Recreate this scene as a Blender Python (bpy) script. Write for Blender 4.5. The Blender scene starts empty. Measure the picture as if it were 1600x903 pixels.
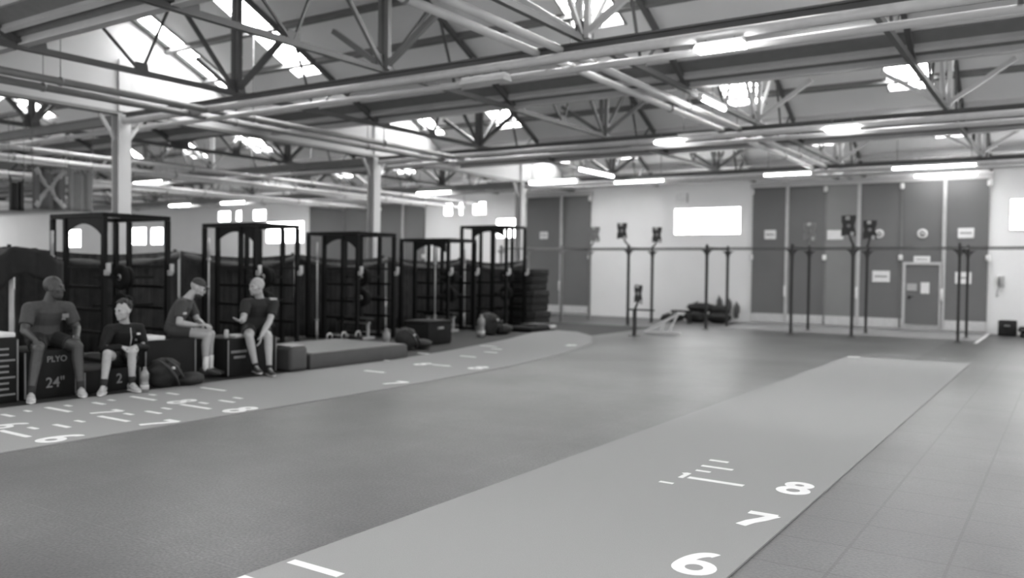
import bpy, bmesh, math, random
from mathutils import Vector, Matrix, Euler
random.seed(7)
C = bpy.context.scene.collection
V = Vector
PI = math.pi

# ------------------------------------------------------------------ materials
MATS = {}
def mat(name, g, rough=.6, noise=0, nscale=8, metal=0, emit=0, spec=.5, bump=0, coords='Object', trans=0, detail=4):
    if name in MATS: return MATS[name]
    m = bpy.data.materials.new(name); m.use_nodes = True
    nt = m.node_tree; b = nt.nodes['Principled BSDF']
    b.inputs['Base Color'].default_value = (g, g, g, 1)
    b.inputs['Roughness'].default_value = rough
    b.inputs['Metallic'].default_value = metal
    b.inputs['Specular IOR Level'].default_value = spec
    if trans: b.inputs['Transmission Weight'].default_value = trans
    if emit:
        b.inputs['Emission Color'].default_value = (1, 1, 1, 1)
        b.inputs['Emission Strength'].default_value = emit
    tc = nt.nodes.new('ShaderNodeTexCoord')
    nz = nt.nodes.new('ShaderNodeTexNoise'); nz.inputs['Scale'].default_value = nscale; nz.inputs['Detail'].default_value = detail
    nt.links.new(tc.outputs[coords], nz.inputs['Vector'])
    if not emit:
        k = noise if noise else .06
        mr = nt.nodes.new('ShaderNodeMapRange')
        mr.inputs['From Min'].default_value = .3; mr.inputs['From Max'].default_value = .7
        mr.inputs['To Min'].default_value = g*(1-k); mr.inputs['To Max'].default_value = g*(1+k)
        nt.links.new(nz.outputs['Fac'], mr.inputs['Value'])
        nt.links.new(mr.outputs['Result'], b.inputs['Base Color'])
    if bump:
        bp = nt.nodes.new('ShaderNodeBump'); bp.inputs['Strength'].default_value = bump; bp.inputs['Distance'].default_value = .01
        nt.links.new(nz.outputs['Fac'], bp.inputs['Height']); nt.links.new(bp.outputs['Normal'], b.inputs['Normal'])
    MATS[name] = m
    return m

def floor_mat(name, g, lo, hi, speck, seams=True, rough=.5, seam_depth=.35):
    """rubber flooring: fine granules, broad random tone patches, tile seams"""
    m = bpy.data.materials.new(name); m.use_nodes = True
    nt = m.node_tree; N = nt.nodes; L = nt.links; b = N['Principled BSDF']
    b.inputs['Roughness'].default_value = rough
    tc = N.new('ShaderNodeTexCoord')
    def nz(s, d=3):
        n = N.new('ShaderNodeTexNoise'); n.inputs['Scale'].default_value = s; n.inputs['Detail'].default_value = d
        L.new(tc.outputs['Object'], n.inputs['Vector']); return n.outputs['Fac']
    def rng(x, a, bb, c, d):
        n = N.new('ShaderNodeMapRange'); n.inputs['From Min'].default_value = a; n.inputs['From Max'].default_value = bb
        n.inputs['To Min'].default_value = c; n.inputs['To Max'].default_value = d; L.new(x, n.inputs['Value']); return n.outputs['Result']
    def mul(x, y):
        n = N.new('ShaderNodeMath'); n.operation = 'MULTIPLY'; L.new(x, n.inputs[0])
        if isinstance(y, float): n.inputs[1].default_value = y
        else: L.new(y, n.inputs[1])
        return n.outputs[0]
    patches = rng(nz(.55, 4), .3, .7, lo, hi)
    grain = rng(nz(speck, 4), .35, .65, .68, 1.32)
    streak = rng(nz(6, 3), .3, .7, .93, 1.07)
    f = mul(mul(patches, grain), streak)
    if seams:
        sx = N.new('ShaderNodeSeparateXYZ'); L.new(tc.outputs['Object'], sx.inputs[0])
        def brick(w, mort, c2, mc):
            br = N.new('ShaderNodeTexBrick')
            br.offset = 0; br.inputs['Scale'].default_value = 1; br.inputs['Mortar Size'].default_value = mort
            br.inputs['Brick Width'].default_value = w; br.inputs['Row Height'].default_value = w
            br.inputs['Mortar Smooth'].default_value = .3
            c1 = 1 if c2 > .9 else .62
            br.inputs['Color1'].default_value = (c1, c1, c1, 1); br.inputs['Color2'].default_value = (c2, c2, c2, 1)
            br.inputs['Mortar'].default_value = (mc, mc, mc, 1)
            mp = N.new('ShaderNodeMapping'); mp.inputs['Location'].default_value = (0, .02, 0)
            L.new(tc.outputs['Object'], mp.inputs['Vector']); L.new(mp.outputs['Vector'], br.inputs['Vector'])
            return br.outputs['Color']
        tiles, rolls = brick(.522, .011, .56, 1-seam_depth-.06), brick(.98, .006, .97, 1.16)
        side = N.new('ShaderNodeMath'); side.operation = 'GREATER_THAN'; side.inputs[1].default_value = -2.4; L.new(sx.outputs['X'], side.inputs[0])
        mx = N.new('ShaderNodeMix'); mx.data_type = 'RGBA'; L.new(side.outputs[0], mx.inputs['Factor']); L.new(rolls, mx.inputs['A']); L.new(tiles, mx.inputs['B'])
        f = mul(f, mx.outputs['Result'])
    f = mul(f, float(g))
    L.new(f, b.inputs['Base Color'])
    bp = N.new('ShaderNodeBump'); bp.inputs['Strength'].default_value = .25; bp.inputs['Distance'].default_value = .004
    L.new(grain, bp.inputs['Height']); L.new(bp.outputs['Normal'], b.inputs['Normal'])
    MATS[name] = m
    return m

# ------------------------------------------------------------------ mesh builder
class MB:
    def __init__(s): s.v = []; s.f = []; s.sm = []
    def add(s, vs, fs, smooth=False):
        o = len(s.v); s.v += [V(x) for x in vs]
        for f in fs: s.f.append([i+o for i in f]); s.sm.append(smooth)
        return s
    def box(s, c, d, rot=None):
        hx, hy, hz = d[0]/2, d[1]/2, d[2]/2
        vs = [V((x, y, z)) for x in (-hx, hx) for y in (-hy, hy) for z in (-hz, hz)]
        if rot is not None: vs = [rot @ q for q in vs]
        vs = [q+V(c) for q in vs]
        return s.add(vs, [(0, 1, 3, 2), (4, 6, 7, 5), (0, 4, 5, 1), (2, 3, 7, 6), (0, 2, 6, 4), (1, 5, 7, 3)])
    def rbox(s, c, d, r=.01, rot=None, seg=2):
        bm = bmesh.new(); bmesh.ops.create_cube(bm, size=1)
        bmesh.ops.scale(bm, vec=d, verts=bm.verts)
        bmesh.ops.bevel(bm, geom=bm.edges[:], offset=min(r, min(d)*.45), segments=seg, affect='EDGES', profile=.5)
        vs = [q.co.copy() for q in bm.verts]
        if rot is not None: vs = [rot @ q for q in vs]
        bm.verts.index_update()
        s.add([q+V(c) for q in vs], [[q.index for q in f.verts] for f in bm.faces], seg > 1); bm.free()
        return s
    def frame(s, a, b, up=V((0, 0, 1))):
        t = (V(b)-V(a)).normalized()
        u = up if abs(t.dot(up)) < .95 else V((1, 0, 0))
        x = t.cross(u).normalized(); y = x.cross(t).normalized()
        return t, x, y
    def bar(s, a, b, w, h):                       # rectangular bar from a to b, w sideways, h upwards
        a, b = V(a), V(b); t, x, y = s.frame(a, b)
        o = [(-1, -1), (1, -1), (1, 1), (-1, 1)]
        vs = [p+x*(i*w/2)+y*(j*h/2) for p in (a, b) for i, j in o]
        return s.add(vs, [(3, 2, 1, 0), (4, 5, 6, 7)]+[(i, (i+1) % 4, (i+1) % 4+4, i+4) for i in range(4)])
    def rings(s, rs, closed=True, smooth=True, n=16):    # rs: (centre, A vec, B vec)
        o = len(s.v)
        vs = []
        for c, A, B in rs:
            for k in range(n):
                a = 2*PI*k/n; vs.append(V(c)+V(A)*math.cos(a)+V(B)*math.sin(a))
        fs = [(i*n+k, i*n+(k+1) % n, (i+1)*n+(k+1) % n, (i+1)*n+k) for i in range(len(rs)-1) for k in range(n)]
        if closed:
            fs.append(tuple(range(n))[::-1]); fs.append(tuple((len(rs)-1)*n+k for k in range(n)))
        return s.add(vs, fs, smooth)
    def tube(s, pts, r, n=10, smooth=True):
        pts = [V(q) for q in pts]; rs = []
        if not hasattr(r, '__len__'): r = [r]*len(pts)
        px = None
        for i, q in enumerate(pts):
            t = (pts[min(i+1, len(pts)-1)]-pts[max(i-1, 0)]).normalized()
            if px is None:
                u = V((0, 0, 1)) if abs(t.z) < .9 else V((1, 0, 0)); px = t.cross(u).normalized()
            px = (px-t*px.dot(t)).normalized(); py = t.cross(px)
            rs.append((q, px*r[i], py*r[i]))
        return s.rings(rs, True, smooth, n)
    def ell(s, c, A, B, D, n=14, m=8):
        c, A, B, D = V(c), V(A), V(B), V(D)
        rs = []
        for i in range(m+1):
            th = PI*i/m; k = max(math.sin(th), .03)
            rs.append((c-D*math.cos(th), A*k, B*k))
        return s.rings(rs, True, True, n)
    def sph(s, c, r, n=14, m=8): return s.ell(c, (r, 0, 0), (0, r, 0), (0, 0, r), n, m)
    def lathe(s, c, prof, n=20, axis='z'):
        c = V(c); rs = []
        for r, z in prof:
            if axis == 'z': rs.append((c+V((0, 0, z)), V((r, 0, 0)), V((0, r, 0))))
            elif axis == 'y': rs.append((c+V((0, z, 0)), V((0, 0, r)), V((r, 0, 0))))
            else: rs.append((c+V((z, 0, 0)), V((0, r, 0)), V((0, 0, r))))
        return s.rings(rs, True, True, n)
    def prism(s, poly, ex):                        # polygon of 3D points extruded by vector ex
        n = len(poly); ex = V(ex); P = [V(q) for q in poly]
        return s.add(P+[q+ex for q in P], [tuple(range(n))[::-1], tuple(range(n, 2*n))]+[(i, (i+1) % n, n+(i+1) % n, n+i) for i in range(n)])
    def mesh(s, name, off=V((0, 0, 0))):
        me = bpy.data.meshes.new(name)
        me.from_pydata([tuple(q-off) for q in s.v], [], s.f)
        me.polygons.foreach_set('use_smooth', s.sm); me.update()
        bm = bmesh.new(); bm.from_mesh(me); bmesh.ops.recalc_face_normals(bm, faces=bm.faces[:]); bm.to_mesh(me); bm.free()
        return me
    def build(s, name, m, parent=None, local=False):
        off = V((0, 0, 0))
        if not local:
            q = parent
            while q is not None: off = off+q.location; q = q.parent
        me = s.mesh(name, off); me.materials.append(m if not isinstance(m, str) else MATS[m])
        o = bpy.data.objects.new(name, me); C.objects.link(o)
        if parent is not None: o.parent = parent
        return o

def tag(o, label=None, cat=None, group=None, kind=None):
    if label: o['label'] = label
    if cat: o['category'] = cat
    if group: o['group'] = group
    if kind: o['kind'] = kind
    return o
def thing(name, label, cat, loc=(0, 0, 0), rz=0, group=None):
    o = bpy.data.objects.new(name, None); C.objects.link(o); o.location = loc; o.rotation_euler = (0, 0, rz)
    return tag(o, label, cat, group)
def struct(o): o['kind'] = 'structure'; return o
def children(o): return [c for c in C.objects if c.parent == o]
def copy_tree(o, parent=None):
    c = o.copy(); C.objects.link(c); c.parent = parent
    for ch in children(o): copy_tree(ch, c)
    return c
def text(name, body, m, parent, mw, size, depth=.002):
    """flat lettering; mw = world matrix of the text's own plane (x right, y up)"""
    cu = bpy.data.curves.new(name, 'FONT'); cu.body = body; cu.size = size; cu.align_x = 'CENTER'; cu.align_y = 'CENTER'
    cu.offset = .008*size; cu.extrude = depth
    t = bpy.data.objects.new(name, cu); C.objects.link(t)
    dg = bpy.context.evaluated_depsgraph_get()
    me = bpy.data.meshes.new_from_object(t.evaluated_get(dg))
    bpy.data.objects.remove(t); bpy.data.curves.remove(cu)
    off = V((0, 0, 0)); q = parent
    while q is not None: off += q.location; q = q.parent
    me.transform(Matrix.Translation(-off) @ mw); me.materials.clear(); me.materials.append(MATS[m])
    me.name = name
    o = bpy.data.objects.new(name, me); C.objects.link(o); o.parent = parent
    return o

# palette (the photograph is monochrome)
floor_mat('rubber_floor', .070, .62, 1.38, 55, rough=.43, seam_depth=.64)
mat('turf', .235, .9, .06, 160, bump=.2)
mat('mat_black', .022, .75, .2, 40)
mat('concrete', .22, .55, .12, 2)
mat('steel_dark', .10, .5, .1, 3)
mat('eaves_shade', .2, .8)
mat('door_leaf_lit', .25, .5, .08, .8)  # reflected light on one folding leaf, painted into its base colour
mat('paint_white', .66, .7)
mat('paint_faint', .22, .7)
mat('wall_white', .92, .8, .03, .6)
mat('roof_deck', .85, .8, .06, .5)
mat('infill', .52, .8, .03, .5)
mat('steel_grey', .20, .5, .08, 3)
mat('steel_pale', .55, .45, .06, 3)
mat('steel_white', .60, .4)
mat('column_paint', .55, .5, .04, 2)
mat('door_grey', .165, .6, .06, .8)
mat('door_pale', .52, .5)
mat('door_band', .62, .6)
mat('rack_black', .006, .55, spec=.15)
mat('rig_black', .035, .5)
mat('rig_grey', .22, .45)
mat('rig_bar', .08, .45)
mat('rubber_black', .009, .75, .2, 30, spec=.2)
mat('curtain', .032, .9, .25, 5, spec=.2)
mat('curtain_hem', .085, .8, .15, 6)
mat('tarp', .020, .7, .2, 4, spec=.2)
mat('box_black', .008, .7, .15, 6, spec=.2)
mat('box_trim', .16, .5)
mat('print_grey', .17, .7)
mat('white_foam', .6, .6)
mat('chrome', .5, .3, metal=.7)
mat('pale_grey', .45, .5)
mat('platform_top', .13, .6)
mat('platform_side', .05, .7)
mat('bag_black', .012, .7, .3, 20, bump=.3)
mat('bag_strap', .03, .6)
mat('skin_dark', .045, .5, .1, 30)
mat('skin_light', .36, .5, .06, 30)
mat('hair_dark', .03, .7, .3, 60)
mat('tee_grey', .044, .8, .1, 40)
mat('tee_black', .012, .8)
mat('jacket_dark', .010, .75, spec=.25)
mat('shorts_black', .009, .8)
mat('shorts_grey', .035, .8)
mat('sock_white', .6, .9)
mat('shoe_light', .38, .6, .3, 25)
mat('shoe_dark', .025, .6)
mat('sole_white', .6, .6)
mat('eye_dark', .01, .3)
mat('plastic_clear', .20, .15, spec=.6)
mat('bottle_label', .42, .5)
mat('flag_dark', .13, .8)
mat('flag_pale', .40, .8)
mat('flag_mid', .26, .8)
mat('red_cylinder', .10, .35)
mat('daylight', .9, emit=7)
mat('skylight_pane', .9, emit=14)
mat('tube_light', .9, emit=15)
mat('lamp_off', .62, .5)
mat('sign_white', .82, .5)
mat('sign_mark', .12, .5)
mat('glass_bar', .34, .5)

# ------------------------------------------------------------------ the hall
ZC, RISE, HALF = 4.43, 1.68, 3.43                 # tie level, roof rise, half span
RIDGES = [2.36, 9.22, 16.08, 22.93]
YW = 26.36                                        # end wall
XL, XR = -58.0, 7.0
XCOL = -14.75
def roof_z(y):
    return ZC+RISE*(1-min(abs(y-r) for r in RIDGES)/HALF)

b = MB(); b.box((-25.5, 11, -.05), (66, 32, .1)); struct(b.build('floor', 'rubber_floor'))
b = MB(); b.box((-12.75, 12, .0005), (6.08, 20, .004)); struct(b.build('floor_mats', 'mat_black'))
b = MB(); b.box((-5.1, 24.75, .0015), (6.5, 3.1, .006)); struct(b.build('floor_threshold', 'concrete'))

# end wall with window openings
def wall_grid(name, m, x0, x1, z0, z1, holes, y, th=.2):
    xs = sorted({x0, x1, *[h[0] for h in holes], *[h[1] for h in holes]}); zs = sorted({z0, z1, *[h[2] for h in holes], *[h[3] for h in holes]})
    b = MB()
    for i in range(len(xs)-1):
        for j in range(len(zs)-1):
            cx, cz = (xs[i]+xs[i+1])/2, (zs[j]+zs[j+1])/2
            if any(h[0] < cx < h[1] and h[2] < cz < h[3] for h in holes): continue
            b.box((cx, y+th/2, cz), (xs[i+1]-xs[i], th, zs[j+1]-zs[j]))
    return struct(b.build(name, m))
WINS = [(-10.99, -8.71, 2.76, 3.67), (-1.42, 1.0, 2.78, 3.66), (-18.1, -16.98, 2.72, 3.5), (-30.9, -28.4, 2.62, 3.62),
        (-41.4, -40.1, 2.6, 3.52), (-39.7, -38.65, 2.6, 3.5), (-47.6, -46.2, 2.5, 3.5), (-34.3, -33.4, 3.66, 4.2), (-33.0, -32.6, 3.66, 4.2), (-31.8, -30.9, 3.66, 4.2),
        (-20.6, -20.15, 3.62, 4.15), (-19.85, -19.65, 3.62, 4.15), (-19.2, -18.55, 3.62, 4.15)]
wall_grid('wall_back', 'wall_white', XL, XR, 0, 4.62, WINS, YW)
b = MB()
for k, r in enumerate(RIDGES[-1:]):               # the gable over the wall follows the roof: here the eave
    b.box(((XL+XR)/2, YW+.1, 4.66), (XR-XL, .2, .12))
struct(b.build('trim_1', 'steel_pale'))
for k, (a, c, z0, z1) in enumerate(WINS):
    f = MB()
    for x in (a+.02, c-.02): f.box((x, YW+.03, (z0+z1)/2), (.04, .1, z1-z0-.0))
    for z in (z0+.02, z1-.02): f.box(((a+c)/2, YW+.03, z), (c-a-.08, .1, .04))
    n = 3 if c-a > 1.5 else 0
    w = struct(f.build('window_%d' % (k+1), 'sign_white'))
    p = MB(); p.box(((a+c)/2, YW+.11, (z0+z1)/2), (c-a, .02, z1-z0)); p.build('pane', 'daylight', w)

# folding doors
def folding_doors(num, xs, posts, z1=4.2):
    d = thing('door_%d' % num, None, None, ((xs[0]+xs[-1])/2, YW-.06, 0)); struct(d)
    for i in range(len(xs)-1):
        a, c = xs[i], xs[i+1]
        p = MB(); p.box(((a+c)/2, YW-.05, (z1+.32)/2), (c-a-.02, .06, z1-.32)); p.build('door_leaf', 'door_leaf_lit' if num == 2 and i == 2 else 'door_grey', d)
        p = MB(); p.box(((a+c)/2, YW-.05, .19), (c-a-.02, .07, .26)); p.build('kick_band', 'door_band', d)
    h = MB(); h.box(((xs[0]+xs[-1])/2, YW-.08, z1+.07), (xs[-1]-xs[0]+.1, .14, .14)); h.build('head_rail', 'steel_pale', d)
    for i, x in enumerate(xs):
        if i in posts:
            p = MB(); p.box((x, YW-.11, z1/2+.03), (.09, .07, z1-.06)); p.build('mullion', 'door_pale', d)
            g = MB(); g.rbox((x-.02, YW-.17, 1.02), (.06, .06, .34), .02); g.rbox((x-.02, YW-.21, 1.02), (.03, .04, .2), .012); g.build('lock_rod', 'sign_white', d)
        elif 0 < i < len(xs)-1:
            p = MB(); p.box((x, YW-.095, z1/2), (.05, .03, z1-.1)); p.build('hinge_strip', 'steel_grey', d)
        for z in (4.08, 2.05):
            if i not in posts:
                g = MB(); g.lathe((x, YW-.13, z-.08), [(.05, 0), (.06, .03), (.06, .13), (.05, .16)], 12); g.build('hinge', 'sign_white', d)
    return d
folding_doors(1, [-16.7, -15.2, -14.05], [1])
D2 = [-8.34, -7.26, -6.14, -5.19, -4.05, -2.95, -1.87]
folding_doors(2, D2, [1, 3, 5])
folding_doors(3, [-28.0, -25.9, -23.9, -22.6, -21.5], [3])
# personnel door set in the fourth leaf
d = thing('door_4', None, None, (-3.48, YW-.1, 0)); struct(d)
b = MB(); b.box((-3.48, YW-.1, 1.0), (.86, .035, 1.66)); b.build('door_leaf', 'door_grey', d)
b = MB()
for x in (-3.95, -3.01): b.box((x, YW-.115, .95), (.08, .06, 1.8))
b.box((-3.48, YW-.115, 1.89), (1.02, .06, .08)); b.build('door_frame', 'door_pale', d)
b = MB(); b.rbox((-3.8, YW-.15, .93), (.05, .06, .1), .015); b.bar((-3.8, YW-.18, .95), (-3.68, YW-.18, .95), .02, .02); b.build('door_handle', 'rubber_black', d)

# roof: two slopes per span, skylight openings in the far slopes
SKY = [(-3.1, -2.25), (-6.35, -5.5), (-12.4, -11.6), (-14.6, -14.12), (-18.6, -17.8), (-21.75, -20.85), (-24.9, -24.1), (-28.1, -27.3), (.3, 1.1)]
def rz(y, r): return ZC+RISE*(1-abs(y-r)/HALF)
SY = (.18, 2.12)
b = MB(); wn = len(WINS)
TH = .09
def slab(b, x0, x1, y0, y1, r):
    z0, z1 = rz(y0, r)+.13, rz(y1, r)+.13
    vs = [(x0, y0, z0), (x1, y0, z0), (x1, y1, z1), (x0, y1, z1)]
    b.prism(vs, (0, 0, TH))
for r in RIDGES:
    xs = sorted({XL, XR, *[s for q in SKY for s in q]})
    ys = [r, r+SY[0], r+SY[1], r+HALF]
    for i in range(len(xs)-1):
        hole = any(q[0] <= xs[i] and xs[i+1] <= q[1] for q in SKY)
        slab(b, xs[i], xs[i+1], ys[0], ys[1], r); slab(b, xs[i], xs[i+1], ys[2], ys[3], r)
        if not hole: slab(b, xs[i], xs[i+1], ys[1], ys[2], r)
    slab(b, XL, XR, r-HALF, r, r)
ceil = struct(b.build('ceiling', 'roof_deck'))
for r in RIDGES:
    for off in (-2.9, -2.1, -1.3, -.45, .9, 1.75, 2.62, 3.2):
        y = r+off; z = rz(y, r)+.07
        p = MB(); n = V((0, RISE*(1 if off < 0 else -1), HALF)).normalized()
        ang = math.atan2(RISE, HALF)*(1 if off < 0 else -1)
        p.box(((XL+XR)/2, y, z-(.03 if off == 2.62 else 0)), (XR-XL, .07, .17 if off == 2.62 else .12), Euler((ang, 0, 0)).to_matrix())
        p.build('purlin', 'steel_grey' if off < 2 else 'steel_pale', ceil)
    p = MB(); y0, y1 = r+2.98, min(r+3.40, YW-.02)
    p.prism([(XL, y0, rz(y0, r)+.10), (XR, y0, rz(y0, r)+.10), (XR, y1, rz(y1, r)+.10), (XL, y1, rz(y1, r)+.10)], (0, 0, .025)); p.build('eaves_shade_strip', 'eaves_shade', ceil)  # added strip: shade above the valley purlin put in as a dark sheet
    p = MB(); p.box(((XL+XR)/2, r, ZC+RISE+.06), (XR-XL, .14, .12)); p.build('ridge_purlin', 'steel_grey', ceil)
for r in RIDGES:
    for (x0, x1) in SKY:
        wn += 1
        y0, y1 = r+SY[0], r+SY[1]
        f = MB()
        for x in (x0+.015, x1-.015): f.bar((x, y0, rz(y0, r)+.15), (x, y1, rz(y1, r)+.15), .03, .1)
        for t in ((0, .25, .5, .75, 1) if x0 == -6.35 else (0, 1)):
            y = y0+(y1-y0)*t; f.box(((x0+x1)/2, y, rz(y, r)+.15), (x1-x0, .03, .05))
        if x0 == -6.35: f.bar(((x0+x1)/2, y0, rz(y0, r)+.15), ((x0+x1)/2, y1, rz(y1, r)+.15), .025, .05)
        w = struct(f.build('window_%d' % wn, 'glass_bar'))
        p = MB(); p.prism([(x0, y0, rz(y0, r)+.17), (x1, y0, rz(y0, r)+.17), (x1, y1, rz(y1, r)+.17), (x0, y1, rz(y1, r)+.17)], (0, 0, .03))
        p.build('pane', 'skylight_pane', w)

# pale infill over the column line
b = MB()
poly = [(XCOL, -1.07, 4.42)]
for r in RIDGES: poly += [(XCOL, r-HALF, rz(r-HALF, r)+.1), (XCOL, r, rz(r, r)+.1)]
poly += [(XCOL, YW-.02, 4.53), (XCOL, YW-.02, 4.42)]
for i in range(1, len(poly)-2):
    a, c = poly[i], poly[i+1]
    b.prism([(XCOL, a[1], 4.42), (XCOL, c[1], 4.42), c, a], (-.12, 0, 0))
struct(b.build('wall_left', 'infill'))
b = MB(); b.box((XCOL-.06, 12.6, 4.38), (.2, 27.4, .05)); b.box((XCOL-.06, 12.6, 4.41), (.14, 27.4, .02)); struct(b.build('trim_2', 'steel_grey'))

# steel columns
for k, (y, lab) in enumerate([(9.22, 'pale painted steel column rising behind the squat rack nearest the seated men'),
                              (16.08, 'pale painted steel column rising behind the grey folding doors and middle squat racks'),
                              (22.93, 'pale painted steel column nearest the back wall, beyond the last rack')]):
    c = thing('steel_column', lab, 'column', (XCOL-.06, y, 0), 0, 'columns along the divider line')
    s = MB(); s.box((XCOL-.06+.1, y, 2.18), (.03, .25, 4.36)); s.box((XCOL-.06-.1, y, 2.18), (.03, .25, 4.36)); s.box((XCOL-.06, y, 2.18), (.17, .05, 4.36)); s.build('shaft', 'column_paint', c)
    s = MB(); s.box((XCOL-.06, y, .0105), (.36, .36, .019)); s.build('base_plate', 'column_paint', c)
    s = MB(); s.bar((XCOL-.06, y+.13, 3.9), (XCOL-.06, y+.42, 4.33), .06, .06); s.bar((XCOL-.06, y-.13, 3.9), (XCOL-.06, y-.42, 4.33), .06, .06); s.build('bracket', 'column_paint', c)
    s = MB(); s.box((XCOL+.03, y, 4.9), (.03, .22, .95)); s.build('upper_shaft', 'column_paint', c)

# roof trusses along the hall
def truss(x, label, group, m='steel_grey', y_from=0, detail=True, pm=None):
    pm = pm or m
    t = thing('roof_truss', label, 'roof truss', (x, RIDGES[y_from]-HALF, ZC), 0, group)
    b = MB(); b.bar((x, RIDGES[y_from]-HALF, ZC), (x, YW-.05, ZC), .07, .08); b.build('bottom_chord', m, t)
    for r in RIDGES[y_from:]:
        b = MB(); b.bar((x, r-HALF, ZC+.03), (x, r, ZC+RISE), .07, .08); b.bar((x, r, ZC+RISE), (x, r+HALF, ZC+.03), .07, .08); b.build('top_chord', m, t)
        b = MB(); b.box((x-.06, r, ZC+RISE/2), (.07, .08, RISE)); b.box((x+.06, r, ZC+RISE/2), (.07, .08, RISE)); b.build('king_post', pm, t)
        def st(y0, y1, w=.035):
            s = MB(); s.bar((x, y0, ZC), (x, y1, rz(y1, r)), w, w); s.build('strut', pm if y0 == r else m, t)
        for sg in (-1, 1):
            q = r+sg*HALF*.5
            st(r, r+sg*1.05, .055); st(q, q+sg*.62); st(q, q-sg*.45)
            if detail:
                g = MB(); g.prism([(x-.012, q-.12, ZC-.03), (x-.012, q+.12, ZC-.03), (x-.012, q+.1, ZC+.15), (x-.012, q-.1, ZC+.15)], (.024, 0, 0)); g.build('gusset_plate', m, t)
        if detail:
            g = MB(); g.prism([(x-.012, r-.2, ZC-.03), (x-.012, r+.2, ZC-.03), (x-.012, r+.14, ZC+.22), (x-.012, r-.14, ZC+.22)], (.024, 0, 0)); g.build('gusset_plate', m, t)
            g = MB(); g.prism([(x-.012, r-HALF-.1, ZC-.05), (x-.012, r-HALF+.35, ZC-.05), (x-.012, r-HALF+.3, ZC+.2), (x-.012, r-HALF-.1, ZC+.1)], (.024, 0, 0)); g.build('gusset_plate', m, t)
            for sg in (-1, 1):
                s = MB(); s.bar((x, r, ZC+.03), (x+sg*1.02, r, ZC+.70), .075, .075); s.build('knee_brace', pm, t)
    return t
NEAR = [(1.4, 'long steel roof truss at the right edge of the near roof'),
        (-1.84, 'steel roof truss whose dark bottom chord slants to the right of the rig'),
        (-5.07, 'steel roof truss directly above and beside the pair of pale pipes'),
        (-8.31, 'steel roof truss between the pale pipe pair and the skylit strip'),
        (-11.55, 'dark steel roof truss closest to the pale infill and columns')]
for x, lab in NEAR: truss(x, lab, 'trusses of the near roof', 'steel_dark', pm='steel_pale' if x > -6 else 'steel_grey' if x > -9 else None)  # front-lit right posts and backlit left ones: light and shade set by material
for k in range(8):
    truss(-18.0-3.24*k, 'steel roof truss seen beneath the pale infill beyond the columns', 'trusses beyond the column line', 'steel_dark', 1, k < 3, 'steel_pale' if k == 1 else None)  # pale posts on the second far truss: light on them put into the colour
# beams across, at tie level and in the valleys
def beam(y, z, h, x0, x1, m, label, pipe=True, name='cross_beam', conduit=False):
    t = thing(name, label, 'roof beam', (x0, y, z))
    b = MB(); b.box(((x0+x1)/2, y, z+h/2-.012), (x1-x0, .13, .024)); b.box(((x0+x1)/2, y, z-h/2+.012), (x1-x0, .13, .024)); b.box(((x0+x1)/2, y, z), (x1-x0, .03, h-.048)); b.build('beam', m, t)
    if conduit:
        s = MB(); s.tube([(x0+.1, y-.10, z-h/2+.02), (x1-.1, y-.10, z-h/2+.02)], .058, 14); s.build('conduit', 'steel_white', t)
    if pipe:
        s = MB(); s.tube([(x0+.1, y+.22, z-h/2-.06), (x1-.1, y+.22, z-h/2-.06)], .045); s.build('pipe', 'steel_pale', t)
        x = x0+1.2
        while x < x1-1:
            s = MB(); s.box((x, y+.11, z-h/2-.012), (.05, .3, .024)); s.build('pipe_bracket', 'steel_grey', t); x += 6.5
    return t
beam(9.22, 4.29, .19, XCOL+.1, XR, 'steel_dark', 'steel roof beam nearest the camera with a pipe under it', conduit=True)
beam(16.08, 4.29, .17, XCOL+.1, XR, 'steel_dark', 'second steel roof beam back, carrying the small hanging lamps', conduit=True)
beam(22.93, 4.29, .17, XCOL+.1, XR, 'steel_dark', 'steel roof beam nearest the back wall, above the pull-up rig', conduit=True)
beam(12.65, 4.53, .16, XCOL+.1, XR, 'steel_pale', 'pale valley beam between the first and second roof ridges', False)
beam(19.5, 4.53, .16, XCOL+.1, XR, 'steel_pale', 'pale valley beam between the second and third roof ridges', False)
beam(5.79, 4.53, .2, XCOL+.1, XR, 'steel_pale', 'pale valley beam high in the upper left corner', False)
for y, lab in ((9.22, 'steel beam beyond the columns, behind the hanging flags'), (16.08, 'steel beam beyond the columns, behind the first column'), (22.93, 'steel beam beyond the columns, closest to the back wall')):
    beam(y, 4.29, .17, XL, XCOL-.25, 'steel_grey', lab)
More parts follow.
